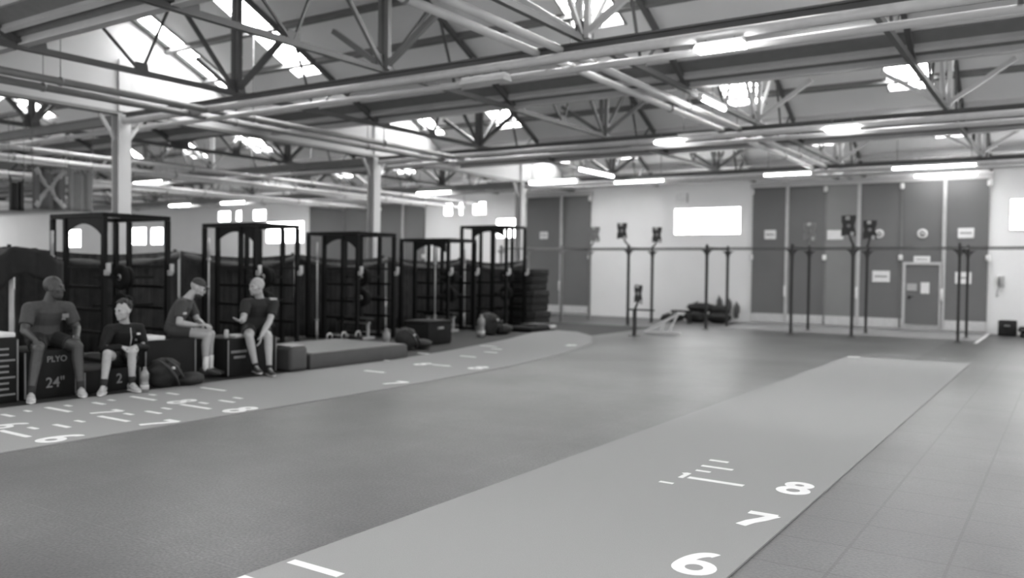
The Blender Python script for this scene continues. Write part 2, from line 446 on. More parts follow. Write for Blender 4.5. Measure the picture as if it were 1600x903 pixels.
# pipes running down the hall
for x, z, r, lab in ((-5.72, 4.34, .05, 'long pale pipe under the roof, left one of the right-hand pair'), (-5.38, 4.34, .05, 'long pale pipe under the roof, right one of the right-hand pair'),
                     (-12.15, 4.20, .055, 'long grey pipe under the roof, upper one of the left-hand pair'), (-12.62, 4.17, .055, 'long grey pipe under the roof, lower one of the left-hand pair')):
    t = thing('ceiling_pipe', lab, 'pipe', (x, 2, z)); y1 = 25.9 if x > -8 else 16.5
    p = MB(); p.tube([(x, -1, z), (x, y1, z)], r, 12); p.build('pipe', 'steel_pale' if x > -8 else 'steel_grey', t)
    y = 3.2
    while y < y1:
        s = MB(); s.tube([(x, y, z), (x, y, roof_z(y)+.12)], .008, 6); s.tube([(x, y-.02, z), (x, y+.02, z)], r+.012, 12); s.build('hanger', 'steel_grey', t); y += 3.43
for k, (x, z, r) in enumerate(((-18.6, 4.02, .05), (-19.3, 3.9, .06), (-21.2, 4.05, .06), (-23.5, 3.95, .07), (-25.5, 4.05, .06))):
    t = thing('ceiling_pipe', ('long pale pipe beyond the columns, nearest the column line', 'long pale pipe beyond the columns, second from the column line', 'long pale pipe beyond the columns, third from the column line', 'long pale pipe beyond the columns, fourth from the column line', 'long pale pipe beyond the columns, furthest from the column line')[k], 'pipe', (x, 8, z))
    p = MB(); p.tube([(x, 7, z), (x, 25.9, z)], r, 12); p.build('pipe', 'steel_white', t)
    for y in (9.5, 13.5, 17.5, 21.5, 25):
        s = MB(); s.tube([(x, y, z), (x, y, roof_z(y)+.12)], .008, 6); s.tube([(x, y-.02, z), (x, y+.02, z)], r+.012, 12); s.build('hanger', 'steel_grey', t)
# lights
def lamp(x0, x1, y, z, label, on=True, w=.16, group='hanging strip lamps', drop=.1):
    t = thing('strip_lamp', label, 'lamp', ((x0+x1)/2, y, z), 0, group)
    b = MB(); b.prism([(x0, y-w/2, z-.04), (x0, y+w/2, z-.04), (x0, y+w*.3, z+.02), (x0, y-w*.3, z+.02)], (x1-x0, 0, 0)); b.build('diffuser', 'tube_light' if on else 'lamp_off', t)
    b = MB(); b.rbox(((x0+x1)/2, y, z+.04), (x1-x0, w*.55, .04), .008); b.build('housing', 'sign_white', t)
    for x in (x0+.1, x1-.1):
        b = MB(); b.bar((x, y, z+.06), (x, y, z+.06+drop), .02, .02); b.build('hanger', 'steel_grey', t)
lamp(-3.55, -3.02, 9.1, 4.08, 'short lit hanging lamp on the nearest roof beam', True, .22)
lamp(-6.8, -6.1, 9.1, 4.06, 'short unlit hanging lamp on the nearest roof beam', False, .22)
lamp(-7.05, -6.5, 15.95, 4.19, 'short lit hanging lamp left of the pale pipe pair', True, .2)
lamp(-3.75, -3.2, 15.95, 4.19, 'short lit hanging lamp right of the pale pipe pair', True, .2)
def tube(p0, p1, label, group='long tube lights'):
    t = thing('tube_lamp', label, 'lamp', p0, 0, group); p0, p1 = V(p0), V(p1)
    b = MB(); b.tube([p0, p1], .035, 10); b.build('tube', 'tube_light', t)
    d = (p1-p0).normalized(); b = MB(); b.bar(p0+V((0, 0, .055)), p1+V((0, 0, .055)), .07, .04); b.build('batten', 'sign_white', t)
    for q in (p0+d*.12, p1-d*.12):
        b = MB(); b.bar(q+V((0, 0, .07)), V((q.x, q.y, roof_z(q.y)+.14)), .014, .014); b.build('hanger', 'steel_grey', t)
    for q in (p0, p1):
        b = MB(); b.tube([q-d*.025, q+d*.025], .042, 10); b.build('end_cap', 'sign_white', t)
for a, c, lab in [((-6.6, 15.98, 4.24), (-5.78, 15.98, 4.24), 'tube light beside the pale pipe pair on the second beam'),
                  ((-14.4, 22.8, 4.33), (-12.7, 22.8, 4.33), 'tube light over the grey door at the back left'),
                  ((-6.95, 22.8, 4.2), (-5.7, 22.8, 4.2), 'tube light over the left leaves of the wide folding doors'),
                  ((-3.77, 22.8, 4.2), (-1.9, 22.8, 4.2), 'tube light over the right leaves of the wide folding doors'),
                  ((-3.66, 25.6, 4.28), (-2.1, 25.6, 4.28), 'tube light hard against the back wall above the small door'),
                  ((-11.4, 22.8, 4.2), (-9.8, 22.8, 4.2), 'tube light over the white wall and its window'),
                  ((-4.92, 12.8, 4.32), (-4.92, 13.9, 4.32), 'tube light running lengthwise beside the pale pipe pair'),
                  ((-11.2, 20.2, 4.32), (-11.2, 22.3, 4.32), 'tube light running lengthwise near the back left corner')]:
    tube(a, c, lab)
for k, (x, y) in enumerate([(-19.0, 22.8), (-22.4, 22.8), (-29.5, 22.8), (-33, 22.8), (-25, 16.0)]):
    tube((x, y, 4.16), (x+1.5, y, 4.16), 'tube light beyond the columns, seen between the dark trusses', 'tube lights beyond the column line')

# ------------------------------------------------------------------ turf lanes
FLAT = Matrix.Identity(4)
def digit(ch):
    """stroke centrelines of a numeral in a unit cell, x right, y up"""
    def arc(cx, cy, rx, ry, a0, a1, n=22): return [(cx+rx*math.cos(math.radians(a0+(a1-a0)*i/n)), cy+ry*math.sin(math.radians(a0+(a1-a0)*i/n))) for i in range(n+1)]
    if ch == '8': return [arc(0, .25, .19, .17, 0, 360), arc(0, -.2, .23, .22, 0, 360)]
    if ch == '6': return [arc(0, -.19, .23, .22, 0, 360), arc(.05, -.17, .28, .59, 182, 78)]
    if ch == '9': return [arc(0, .19, .23, .22, 0, 360), arc(-.05, .17, .28, .59, 2, -102)]
    if ch == '7': return [[(-.24, .38), (.26, .38)], [(.24, .40), (.10, .08), (-.04, -.16), (-.12, -.42)]]
    return [[(-.16, .24), (.02, .40)], [(.02, .42), (.02, -.42)]]
def lane_text(body, x, y, size, parent):
    b = MB(); w = .078*size*1.15
    sy = size*.98; sx = size*.92
    for li, line in enumerate(digit(body)):
        P = [V((x+u*sx, y+v*sy, 0)) for u, v in line]; n = len(P); shut = (P[0]-P[-1]).length < 1e-5
        L_, R_ = [], []
        for i in range(n):
            a = P[i-1] if i else (P[-2] if shut else P[0]); c = P[i+1] if i < n-1 else (P[1] if shut else P[-1])
            t = (c-a).normalized(); q = V((-t.y, t.x, 0))*w
            L_.append(P[i]+q); R_.append(P[i]-q)
        z0, z1 = V((0, 0, .0119)), V((0, 0, .0131+.0006*li))
        vs = [p+z1 for p in L_]+[p+z1 for p in R_]+[p+z0 for p in L_]+[p+z0 for p in R_]
        fs = []
        for i in range(n-1):
            fs += [(i, i+1, n+i+1, n+i), (2*n+i, 3*n+i, 3*n+i+1, 2*n+i+1), (i, 2*n+i, 2*n+i+1, i+1), (n+i, n+i+1, 3*n+i+1, 3*n+i)]
        if not shut: fs += [(0, n, 3*n, 2*n), (n-1, 3*n-1, 4*n-1, 2*n-1)]
        b.add(vs, fs)
    return b.build('numeral', 'paint_white', parent)
def tick(x0, x1, y, w, parent, z=.0125):
    b = MB(); b.box(((x0+x1)/2, y, z), (x1-x0, w, .0012)); return b.build('tick_mark', 'paint_white', parent)
t = thing('turf_lane', 'wide pale turf lane in the foreground with white numerals 6 to 8', 'turf lane', (-2.5, 9, 0))
b = MB(); b.prism([(-3.51, 1.2, .0005), (-1.455, 1.2, .0005), (-1.455, 17.15, .0005), (-3.51, 17.05, .0005)], (0, 0, .0115)); b.build('turf', 'turf', t)
for n, y in (('6', 4.39), ('7', 5.38), ('8', 6.34)): lane_text(n, -1.65, y, .40, t)
for x0, x1, y, w in ((-2.50, -2.34, 6.86, .05), (-2.48, -2.22, 6.62, .05), (-2.46, -2.34, 6.44, .04), (-2.42, -1.99, 6.18, .06), (-2.55, -2.44, 5.93, .04)): tick(x0, x1, y, w, t)
lane_text('1', -2.47, 6.22, .22, t)
tick(-3.47, -3.1, 3.14, .06, t); tick(-3.5, -3.32, 2.83, .06, t); tick(-3.5, -3.28, 16.95, .12, t)

t = thing('turf_lane', 'pale turf lane marked with numerals, running past the seated men', 'turf lane', (-8.5, 8, 0))
pts = [(-9.7, 1.6), (-7.44, 1.6), (-7.44, 8.5), (-7.6, 11.5), (-8.0, 14.0), (-8.6, 16.2), (-9.5, 18.0), (-10.5, 19.0), (-11.4, 19.2), (-11.45, 18.7), (-10.6, 16.0), (-10.0, 13.2), (-9.7, 11)]
b = MB(); b.prism([(x, y, .0005) for x, y in pts], (0, 0, .0115)); b.build('turf', 'turf', t)
for n, x, y in (('6', -7.62, 4.15), ('7', -7.6, 5.13), ('8', -7.6, 6.14), ('7', -7.72, 8.83), ('8', -7.86, 11.0)): lane_text(n, x, y, .42, t)
for n, x, y in (('6', -8.60, 4.18), ('7', -8.60, 5.18), ('8', -8.58, 6.1), ('8', -8.88, 10.85), ('9', -8.72, 15.5)): lane_text(n, x, y, .36, t)
for y in (4.96-.98, 4.96, 5.97, 6.95): tick(-9.38, -8.9, y, .06, t)
for y in (4.02, 5.0, 5.97): tick(-8.42, -7.9, y, .06, t)
for y in (4.48, 5.47, 6.42): tick(-8.32, -8.06, y, .055, t); tick(-9.3, -9.08, y-.02, .055, t)
for y in (4.26, 4.72, 5.25, 5.7, 6.18, 6.66): tick(-8.37, -8.22, y, .05, t)
for y in (4.72, 5.16, 5.67, 6.2): tick(-9.36, -9.24, y, .05, t)
for x0, x1, y in ((-9.0, -8.6, 9.6), (-9.95, -9.65, 10.9), (-8.72, -8.35, 10.9), (-9.55, -9.3, 13.8), (-9.2, -8.85, 12.3), (-10.1, -9.7, 14.2), (-9.3, -9.0, 13.2), (-10.1, -9.85, 12.2)): tick(x0, x1, y, .08, t)

# ------------------------------------------------------------------ pull-up rig
rig = thing('pull_up_rig', 'long dark pull-up rig on posts standing before the back wall doors', 'pull-up rig', (-6, 23.1, 0))
YF, YB, ZB = 22.3, 23.9, 2.2
def upright(x, y, top, m='rig_black'):
    b = MB(); b.box((x, y, top/2+.0115), (.062, .062, top-.023)); b.box((x, y, .006), (.16, .16, .011)); u = b.build('upright', m, rig)
    for sg in (-1, 1):
        g = MB()
        pts = [(x+sg*.0375, y-.01, ZB-.02)]+[(x+sg*(.0375+.17*(1-math.sin(a))), y-.01, ZB-.02-.2*(1-math.cos(a))) for a in [i*PI/10 for i in range(6)]]
        g.prism(pts, (0, .02, 0)); g.build('corner_gusset', m, u)
    return u
FX = [-12.88, -10.66, -8.31, -6.02, -4.53, -2.17]
for i, x in enumerate(FX):
    upright(x, YF, 2.33, 'rig_grey' if i == 0 else 'rig_black'); upright(x+.03 if i else x+.1, YB, 2.33, 'rig_grey' if i == 0 else 'rig_black')
    b = MB(); b.box((x+.02, (YF+YB)/2, ZB+.04), (.05, YB-YF-.08, .05)); b.build('tie_bar', 'rig_black', rig)
for y in (YF, YB):
    for i in range(len(FX)):
        x0 = FX[i]; x1 = FX[i+1] if i+1 < len(FX) else 1.6
        b = MB(); b.tube([(x0, y, ZB+.03), (x1, y, ZB+.03)], .017, 8); b.build('pull_up_bar', 'rig_bar', rig)
    b = MB(); b.tube([(-15.1, y, ZB+.03), (FX[0], y, ZB+.03)], .024, 8); b.build('pull_up_bar', 'rig_grey', rig)
    upright(1.6, y, 2.33)
    upright(-15.1, y, 2.33, 'rig_grey')
def target(x, y, z, px, parent, m='rig_black', w=.30, h=.46, base=None):
    base = base or (px, y, 2.3)
    a = MB(); a.tube([base, (x+(px-x)*.4, y-.02, z-h*.62), (x, y-.02, z-h*.3)], .026, 8); arm = a.build('target_arm', m, parent)
    p = MB()
    poly = [(-.5, -.5), (-.1, -.42), (.22, -.5), (.5, -.5), (.5, -.28), (.38, 0), (.5, .3), (.5, .5), (-.5, .5), (-.5, .2), (-.4, 0), (-.5, -.2)]
    p.prism([(x+u*w, y-.06, z+v*h) for u, v in poly], (0, .03, 0)); p.build('target_plate', m, arm)
    p = MB(); p.lathe((x, y-.075, z), [(.035, 0), (.05, .01), (.05, .015)], 14, 'y'); p.build('target_disc', 'rig_grey', arm)
    p = MB(); p.rbox((x-.02, y-.075, z+.19), (.1, .02, .09), .01); p.rbox((x+.09, y-.075, z-.2), (.08, .02, .1), .01); p.build('clamp', 'pale_grey', arm)
target(-10.86, YF, 2.73, -10.66, rig); target(-10.47, YB, 2.68, -10.63, rig)
target(-4.64, YF, 2.77, -4.53, rig, w=.34, h=.52); target(-4.44, YB, 2.74, -4.5, rig, w=.34, h=.5)
target(-5.98, YB, 2.72, -5.99, rig, 'rig_grey', w=.34); target(-12.6, YB, 2.72, -12.78, rig, 'rig_grey', w=.36)

low = thing('target_stand', 'low black post with crossbar and target in front of the white wall', 'target stand', (-8.85, 18.9, 0))
b = MB(); b.box((-8.85, 18.9, .33), (.07, .07, .65)); b.box((-8.85, 18.9, .006), (.22, .22, .012)); b.build('post', 'rig_black', low)
b = MB(); b.tube([(-9.05, 18.9, .64), (-8.33, 18.9, .64)], .022, 8); b.build('crossbar', 'rig_black', low)
target(-8.74, 18.9, 1.03, -8.85, low, w=.2, h=.42, base=(-8.85, 18.9, .65))

fr = thing('trestle', 'small white braced trestle lying beside the low target post', 'trestle', (-8.4, 19.9, 0))
b = MB(); b.bar((-9.0, 19.9, .05), (-8.2, 20.1, .52), .07, .07); b.build('leg', 'white_foam', fr)
b = MB(); b.bar((-8.62, 19.95, .04), (-8.52, 20.0, .36), .09, .05); b.build('brace', 'white_foam', fr)
b = MB(); b.bar((-8.42, 20.0, .04), (-8.22, 20.08, .5), .09, .05); b.build('brace', 'white_foam', fr)
b = MB(); b.bar((-9.05, 19.9, .03), (-8.1, 20.0, .03), .09, .05); b.build('foot', 'white_foam', fr)

t = thing('floor_tape', 'white tape line on the floor by the right end of the folding doors', 'tape', (-1.95, 24, .001))
b = MB(); b.box((-1.8, 24.2, .0055), (.07, 4.0, .002)); b.build('tape', 'paint_white', t)
t = thing('floor_marking', 'faint dashed white bracket on the floor past the lane end', 'floor marking', (-2.6, 17.9, .001))
for k in range(8):
    b = MB(); b.box((-3.05+.14*k, 18.0, .0025), (.09, .05, .002)); b.build('dash', 'paint_faint', t)
for x in (-3.15, -1.95):
    b = MB(); b.box((x, 17.8, .0025), (.04, .35, .002)); b.build('end_stroke', 'paint_faint', t)
# heap of black bags against the white wall
def blob(c, d, seed, flat=.0):
    rnd = random.Random(seed); b = MB(); n, m = 18, 10; rs = []
    for i in range(m+1):
        th = PI*i/m; k = max(math.sin(th), .04)**.7
        rs.append((V(c)+V((rnd.uniform(-.02, .02), rnd.uniform(-.02, .02), -math.cos(th)*d[2]/2)), V((d[0]/2*k*rnd.uniform(.9, 1.08), 0, 0)), V((0, d[1]/2*k*rnd.uniform(.9, 1.08), 0))))
    b.rings(rs, True, True, n)
    for q in b.v:
        r = rnd.uniform(-.012, .012); q.x += r; q.y += rnd.uniform(-.012, .012)
        if q.z < c[2]-d[2]*.46: q.z = c[2]-d[2]*.46
    return b
def duffel(c, d, label, seed, cat='bag', group=None, m='bag_black'):
    t = thing('duffel_bag', label, cat, (c[0], c[1], c[2]-d[2]*.46), 0, group)
    blob(c, d, seed).build('bag', m, t)
    s = MB(); a = d[0]*.2
    for sg in (-1, 1):
        s.tube([(c[0]+sg*a, c[1]-d[1]*.42, c[2]), (c[0]+sg*a, c[1]-d[1]*.3, c[2]+d[2]*.42), (c[0]+sg*a*.6, c[1], c[2]+d[2]*.62), (c[0]+sg*a, c[1]+d[1]*.3, c[2]+d[2]*.42)], .014, 6)
    s.build('strap', 'bag_strap', t)
    return t
G = 'black bags heaped by the wall'
for k, (x, y, z, dx, dy, dz, lab) in enumerate([(-9.05, 25.4, .17, .75, .6, .36, 'black sandbag at the right foot of the heap by the wall'), (-9.75, 25.3, .18, .8, .6, .38, 'black sandbag at the middle foot of the heap by the wall'),
                                                (-10.5, 25.2, .12, .8, .55, .25, 'flat black sandbag at the left foot of the heap by the wall'), (-9.62, 25.4, .46, .95, .55, .30, 'black sandbag on top of the heap by the wall'), (-9.05, 25.45, .40, .7, .5, .24, 'black sandbag sliding off the right of the heap top')]):
    duffel((x, y, z), (dx, dy, dz), lab, 40+k, 'bag', G)
bn = thing('low_bench', 'low dark bench with short legs before the black heap', 'bench', (-9.9, 23.2, 0))
b = MB(); b.rbox((-9.9, 24.5, .37), (.62, .3, .05), .015); b.build('bench_top', 'rubber_black', bn)
for x in (-10.15, -9.65):
    for y in (24.4, 24.6):
        b = MB(); b.box((x, y, .175), (.04, .04, .35)); b.build('leg', 'rig_black', bn)
# extinguishers on the wall
for x, z, lab in ((-9.35, .55, 'fire extinguisher hung left of the other two, behind the heap'), (-9.05, .5, 'fire extinguisher on the wall between its two neighbours'), (-8.78, .38, 'fire extinguisher nearest the grey folding doors')):
    t = thing('fire_extinguisher', lab, 'fire extinguisher', (x, YW-.12, z-.25), 0, 'fire extinguishers on the white wall')
    b = MB(); b.lathe((x, YW-.12, z-.25), [(.06, 0), (.075, .02), (.075, .36), (.06, .42), (.025, .45)], 14); b.build('cylinder', 'red_cylinder', t)
    b = MB(); b.rbox((x, YW-.12, z+.22), (.04, .05, .06), .01); b.bar((x, YW-.12, z+.25), (x+.02, YW-.24, z+.28), .02, .012); b.build('valve', 'rubber_black', t)
    b = MB(); b.tube([(x+.03, YW-.14, z+.22), (x+.1, YW-.15, z+.12), (x+.1, YW-.15, z-.1)], .013, 8); b.build('hose', 'rubber_black', t)
    b = MB(); b.box((x, YW-.024, z), (.06, .045, .2)); b.build('bracket', 'rig_black', t)
# signs and boxes on the back wall
def sign(x, z, w, h, label, shape='rect', lines=2, y=YW-.09, m='sign_white', cat='sign', group=None):
    t = thing('door_sign', label, cat, (x, y, z), 0, group)
    b = MB()
    if shape == 'rect': b.rbox((x, y-.012, z), (w, .012, h), .01, None, 1)
    else: b.lathe((x, y-.018, z), [(w/2*.9, 0), (w/2, .003), (w/2, .012)], 22, 'y')
    b.build('plate', m, t)
    if shape == 'round':
        b = MB(); b.lathe((x, y-.024, z), [(w*.30, 0), (w*.30, .006)], 18, 'y'); b.build('symbol', 'sign_mark', t)
        b = MB(); b.box((x, y-.027, z-.0), (w*.4, .006, w*.16)); b.build('bar_mark', m, t)
    for i in range(lines):
        b = MB(); b.box((x, y-.02, z+h*(.5-(i+1)/(lines+1))), (w*.72, .004, h*.10)); b.build('text_line', 'sign_mark' if shape == 'rect' else m, t)
yd = YW-.085
sign(-15.93, 2.82, .34, .26, 'small pale notice on the far left grey door', lines=1)
sign(-7.77, 2.75, .36, .28, 'pale notice on the leftmost leaf of the wide folding doors', lines=1)
sign(-5.85, 2.72, .46, .28, 'white notice on the lit-toned leaf left of the twin targets', lines=0)
sign(-4.63, 2.74, .25, .25, 'round warning sign just right of the twin wall-ball targets', 'round', 0)
sign(-3.5, 2.73, .27, .27, 'round warning sign above the small personnel door', 'round', 0)
sign(-2.42, 2.73, .4, .28, 'pale slanted notice on the rightmost door leaf', lines=1)
sign(-4.56, 1.51, .47, .33, 'white two-band notice left of the small personnel door', lines=1)
sign(-2.46, 1.50, .40, .32, 'white notice right of the small personnel door behind posts', lines=1)
sign(-3.5, 2.0, .42, .2, 'pale emergency exit sign above the small personnel door', lines=1)
sign(-3.40, 1.2, .22, .32, 'white sheet pinned on the small personnel door', lines=0, y=YW-.12)
sign(-3.74, 1.22, .26, .2, 'pale notice by the handle of the small personnel door', lines=0, y=YW-.12, m='pale_grey')
t = thing('alarm_box', 'white alarm box high on the white wall above the window', 'alarm box', (-10.7, YW, 4.0))
b = MB(); b.rbox((-10.7, YW-.05, 4.02), (.42, .1, .3), .015); b.build('case', 'sign_white', t)
b = MB(); b.rbox((-10.48, YW-.11, 3.98), (.06, .02, .3), .008); b.build('side_strip', 'pale_grey', t)
t = thing('wall_phone', 'grey wall phone on the white wall right of the doors', 'phone', (-1.57, YW, 1.3))
b = MB(); b.rbox((-1.57, YW-.045, 1.42), (.17, .09, .3), .015); b.build('body', 'pale_grey', t)
b = MB(); b.rbox((-1.60, YW-.11, 1.43), (.05, .05, .22), .02); b.build('handset', 'rig_grey', t)
b = MB(); b.tube([(-1.6, YW-.1, 1.3), (-1.64, YW-.1, 1.15), (-1.66, YW-.06, 1.0), (-1.6, YW-.05, 1.06)], .012, 6); b.build('cord', 'rig_grey', t)
# dark gear at the right edge
t = thing('storage_case', 'dark upright case on the floor at the right edge', 'case', (-1.35, 25.6, 0))
b = MB(); b.rbox((-1.35, 25.75, .21), (.42, .34, .4), .03); b.build('case_body', 'curtain', t)
b = MB(); b.rbox((-1.35, 25.56, .27), (.14, .04, .04), .012); b.build('handle', 'rig_grey', t)
for k, (x, z, lab) in enumerate(((-.55, .077, 'flat dark mat at the bottom of the right-edge pile'), (-.6, .199, 'flat dark mat on top of the right-edge pile'))):
    t = thing('folded_mat', lab, 'mat', (x, 25.7, z-.065), 0, 'mats at the right edge')
    b = MB(); b.rbox((x, 25.7, z-.012), (1.0, .6, .12), .04); b.build('mat', 'rubber_black', t)
    b = MB(); b.box((x, 25.395, z-.012), (.9, .008, .02)); b.build('seam', 'rig_grey', t)

# ------------------------------------------------------------------ squat racks
def rack(x, y, H, depth, W, label, m='rack_black', arch=True, plates=True):
    t = thing('squat_rack', label, 'squat rack', (x, y, 0), 0, 'squat racks along the divider')
    for yy in (y, y+W):
        for dd in depth:
            s = .072
            b = MB(); b.box((x-dd, yy, H/2+.012), (s, s, H-.024)); b.build('upright', m, t)
            b = MB(); b.rbox((x-dd, yy, .006), (.16, .16, .011), .003); b.build('foot_plate', m, t)
        b = MB(); b.bar((x+.03, yy, H+.04), (x-depth[-1]-.03, yy, H+.04), .072, .072); b.build('top_rail', m, t)
        b = MB(); b.bar((x, yy, .06), (x-depth[-1], yy, .06), .06, .06); b.build('floor_rail', m, t)
        for z in (1.56, 1.22, .86, .5):
            b = MB(); b.bar((x-depth[-2]+.1, yy, z), (x-.1, yy, z), .05, .05); b.build('side_rail', 'tarp' if z == 1.56 else m, t)
    for dd in (0, depth[-1]):
        b = MB(); b.bar((x-dd, y, H+.04), (x-dd, y+W, H+.04), .072, .072); b.build('cross_member', m, t)
    if arch:                                       # arched name plate under the side rail
        for yy in (y,):
            a0, a1 = x-depth[-2], x-.08
            n = 12; pts = [(a1, yy-.012, H), (a0, yy-.012, H)]
            for i in range(n+1):
                u = i/n; pts.append((a0+(a1-a0)*u, yy-.012, H-.27+.18*math.sin(PI*u)**.8))
            b = MB(); b.prism(pts, (0, .024, 0)); b.build('arched_plate', m, t)
    # J-hooks
    for yy in (y, y+W):
        b = MB(); b.rbox((x+.07, yy, 1.46), (.06, .075, .09), .01); b.rbox((x+.115, yy, 1.53), (.035, .075, .16), .01); b.build('bar_hook', 'pale_grey', t)
    # storage pegs
    for z in (1.38, .92):
        b = MB(); b.tube([(x-.35, y+.45, z), (x-.35, y+.85, z)], .025, 8); b.build('storage_peg', 'chrome', t)
        b = MB(); b.bar((x-.35, y+.04, z), (x-.35, y+W-.04, z), .05, .05); b.build('peg_rail', m, t)
    return t
def plate(x, y, z, r, w, label, group):
    t = thing('weight_plate', label, 'weight plate', (x, y, z-r), 0, group)
    b = MB(); b.lathe((x, y, z), [(.06, -w/2+.006), (r*.55, -w/2+.006), (r*.62, -w/2), (r*.95, -w/2), (r, -w/2+.012), (r, w/2-.012), (r*.95, w/2), (r*.62, w/2), (r*.55, w/2-.006), (.06, w/2-.006)], 28, 'y'); b.build('disc', 'rubber_black', t)
    b = MB(); b.lathe((x, y, z), [(.036, -w/2-.004), (.055, -w/2), (.055, w/2), (.036, w/2+.004)], 16, 'y'); b.build('hub', 'chrome', t)
RX = -12.7
DEP = (0, .42, 1.1, 1.5)
RK = [(7.62, 2.33, (0, 1.1, 1.5), 1.12, 'black squat rack nearest the camera, behind the two men at left'),
      (10.59, 2.33, DEP, 1.02, 'black squat rack behind the capped man and the bald man'),
      (13.30, 2.28, (0, .43, 1.0, 1.5), 1.16, 'black squat rack in front of the second steel column'),
      (16.45, 2.25, (0, .4, 1.05, 1.5), 1.1, 'lower black squat rack between the middle and the last rack'),
      (19.0, 2.70, DEP, .92, 'tallest black squat rack, furthest back beside the mat stack')]
for y, H, dp, W, lab in RK: rack(RX, y, H, dp, W, lab)
names = ['nearest', 'second', 'middle', 'fourth', 'furthest']
for i, (y, H, dp, W, lab) in enumerate(RK):
    for k, (z, r) in enumerate(((1.38, .21), (.92, .2))):
        for q in range(2):
            plate(RX-.35, y+.5+q*.1, z, r-.03*q, .075, '%s black weight plate on the %s peg of the %s squat rack' % ('outer' if q == 0 else 'smaller inner', ('upper', 'lower')[k], names[i]), 'plates on the rack pegs')
# barbells stood upright in the racks
for i, (y, x, lab) in enumerate(((7.30, -13.62, 'pale upright barbell beside the nearest squat rack'), (10.35, -13.75, 'pale upright barbell beside the second squat rack'), (13.05, -13.65, 'pale upright barbell beside the middle squat rack'),
                                 (18.75, -13.9, 'pale upright barbell beside the furthest squat rack'), (16.2, -12.9, 'pale upright barbell beside the fourth squat rack'))):
    t = thing('barbell', lab, 'barbell', (x, y, .012), 0, 'barbells standing by the racks')
    b = MB(); b.tube([(x, y, .43), (x, y, 1.72)], .016, 10); b.build('shaft', 'pale_grey', t)
    for z0, z1 in ((.012, .43), (1.72, 2.12)):
        b = MB(); b.tube([(x, y, z0), (x, y, z1)], .026, 10); b.build('sleeve', 'pale_grey', t)
    for z in (.44, 1.71):
        b = MB(); b.tube([(x, y, z-.015), (x, y, z+.015)], .04, 12); b.build('collar', 'chrome', t)
    b = MB(); b.lathe((x, y, .003), [(.09, 0), (.09, .006)], 16); b.build('floor_socket', 'rubber_black', t)
# kettlebells on low pallets by the racks
def kettle(x, y, r, lab):
    t = thing('kettlebell', lab, 'kettlebell', (x, y, .002), 0, 'kettlebells on the floor by the racks')
    b = MB(); b.lathe((x, y, .002), [(r*.6, 0), (r*.85, r*.2), (r, r*.8), (r*.85, r*1.4), (r*.4, r*1.75)], 16); b.build('bell', 'rubber_black', t)
    b = MB(); b.tube([(x, y-r*.5, r*1.5), (x, y-r*.62, r*2.1), (x, y-r*.3, r*2.6), (x, y+r*.3, r*2.6), (x, y+r*.62, r*2.1), (x, y+r*.5, r*1.5)], r*.16, 8); b.build('handle', 'chrome', t)
for i, (x, y, lab) in enumerate(((-12.1, 11.9, 'kettlebell nearest the lifting platform in the kettlebell row'), (-12.1, 12.3, 'second kettlebell from the platform in the kettlebell row'), (-12.1, 12.7, 'third kettlebell from the platform in the kettlebell row'), (-12.15, 14.9, 'kettlebell furthest from the platform, by the black crate'))):
    kettle(x, y, .11, lab)
# benches inside the racks
for y, lab in ((13.9, 'padded flat bench set inside the middle squat rack'), (11.1, 'padded flat bench set inside the second squat rack'), (17.0, 'padded flat bench set inside the fourth squat rack')):
    t = thing('flat_bench', lab, 'bench', (-13.35, y, 0), 0, 'benches inside the racks')
    b = MB(); b.rbox((-13.35, y, .43), (.95, .27, .09), .03); b.build('pad', 'tarp', t)
    b = MB(); b.bar((-13.8, y, .37), (-12.9, y, .37), .06, .05); b.build('spine', 'pale_grey', t)
    for x in (-13.75, -12.95):
        b = MB(); b.bar((x, y, .02), (x, y, .35), .05, .05); b.bar((x, y-.2, .03), (x, y+.2, .03), .06, .05); b.build('leg', 'pale_grey', t)

# divider curtain behind the racks
def curtain(y0, y1, x, label, seed, top=1.86):
    rnd = random.Random(seed); t = thing('divider_curtain', label, 'curtain', (x, (y0+y1)/2, 0), 0, 'divider curtains behind the racks')
    n = int((y1-y0)/.045); b = MB(); vs = []; m = 5
    zt = lambda u: top-.10*math.sin(PI*u)
    for j in range(m+1):
        for i in range(n+1):
            u = i/n; y = y0+(y1-y0)*u
            f = .035*math.sin(i*1.9)+.02*math.sin(i*.43+j*.3)
            vs.append((x+f*(1-.3*j/m), y, .02+(zt(u)-.02)*j/m))
    fs = [(j*(n+1)+i, j*(n+1)+i+1, (j+1)*(n+1)+i+1, (j+1)*(n+1)+i) for j in range(m) for i in range(n)]
    b.add(vs, fs, True); o = b.build('fabric', 'curtain', t)
    s = o.modifiers.new('thick', 'SOLIDIFY'); s.thickness = .012
    rs = []
    for i in range(13):
        u = i/12; y = y0+.04+(y1-y0-.08)*u; z = top-.09-.18*math.sin(PI*u)
        rs.append((V((x+.09, y, z)), V((.04, 0, .0)), V((0, 0, .05+.03*math.sin(i*1.7)))))
    h = MB(); h.rings(rs, True, True, 10); h.build('hem_swag', 'curtain_hem', t)
CY = [(4.2, 7.1, 'dark divider curtain behind the draped tarpaulin'), (7.15, 10.2, 'dark divider curtain behind the nearest squat rack'), (10.25, 13.2, 'dark divider curtain behind the second squat rack'), (13.25, 16.2, 'dark divider curtain behind the middle squat rack'),
      (16.25, 19.4, 'dark divider curtain behind the fourth squat rack'), (19.45, 22.6, 'dark divider curtain behind the furthest squat rack')]
for k, (a, c, lab) in enumerate(CY): curtain(a, c, -14.5, lab, k, 1.87)
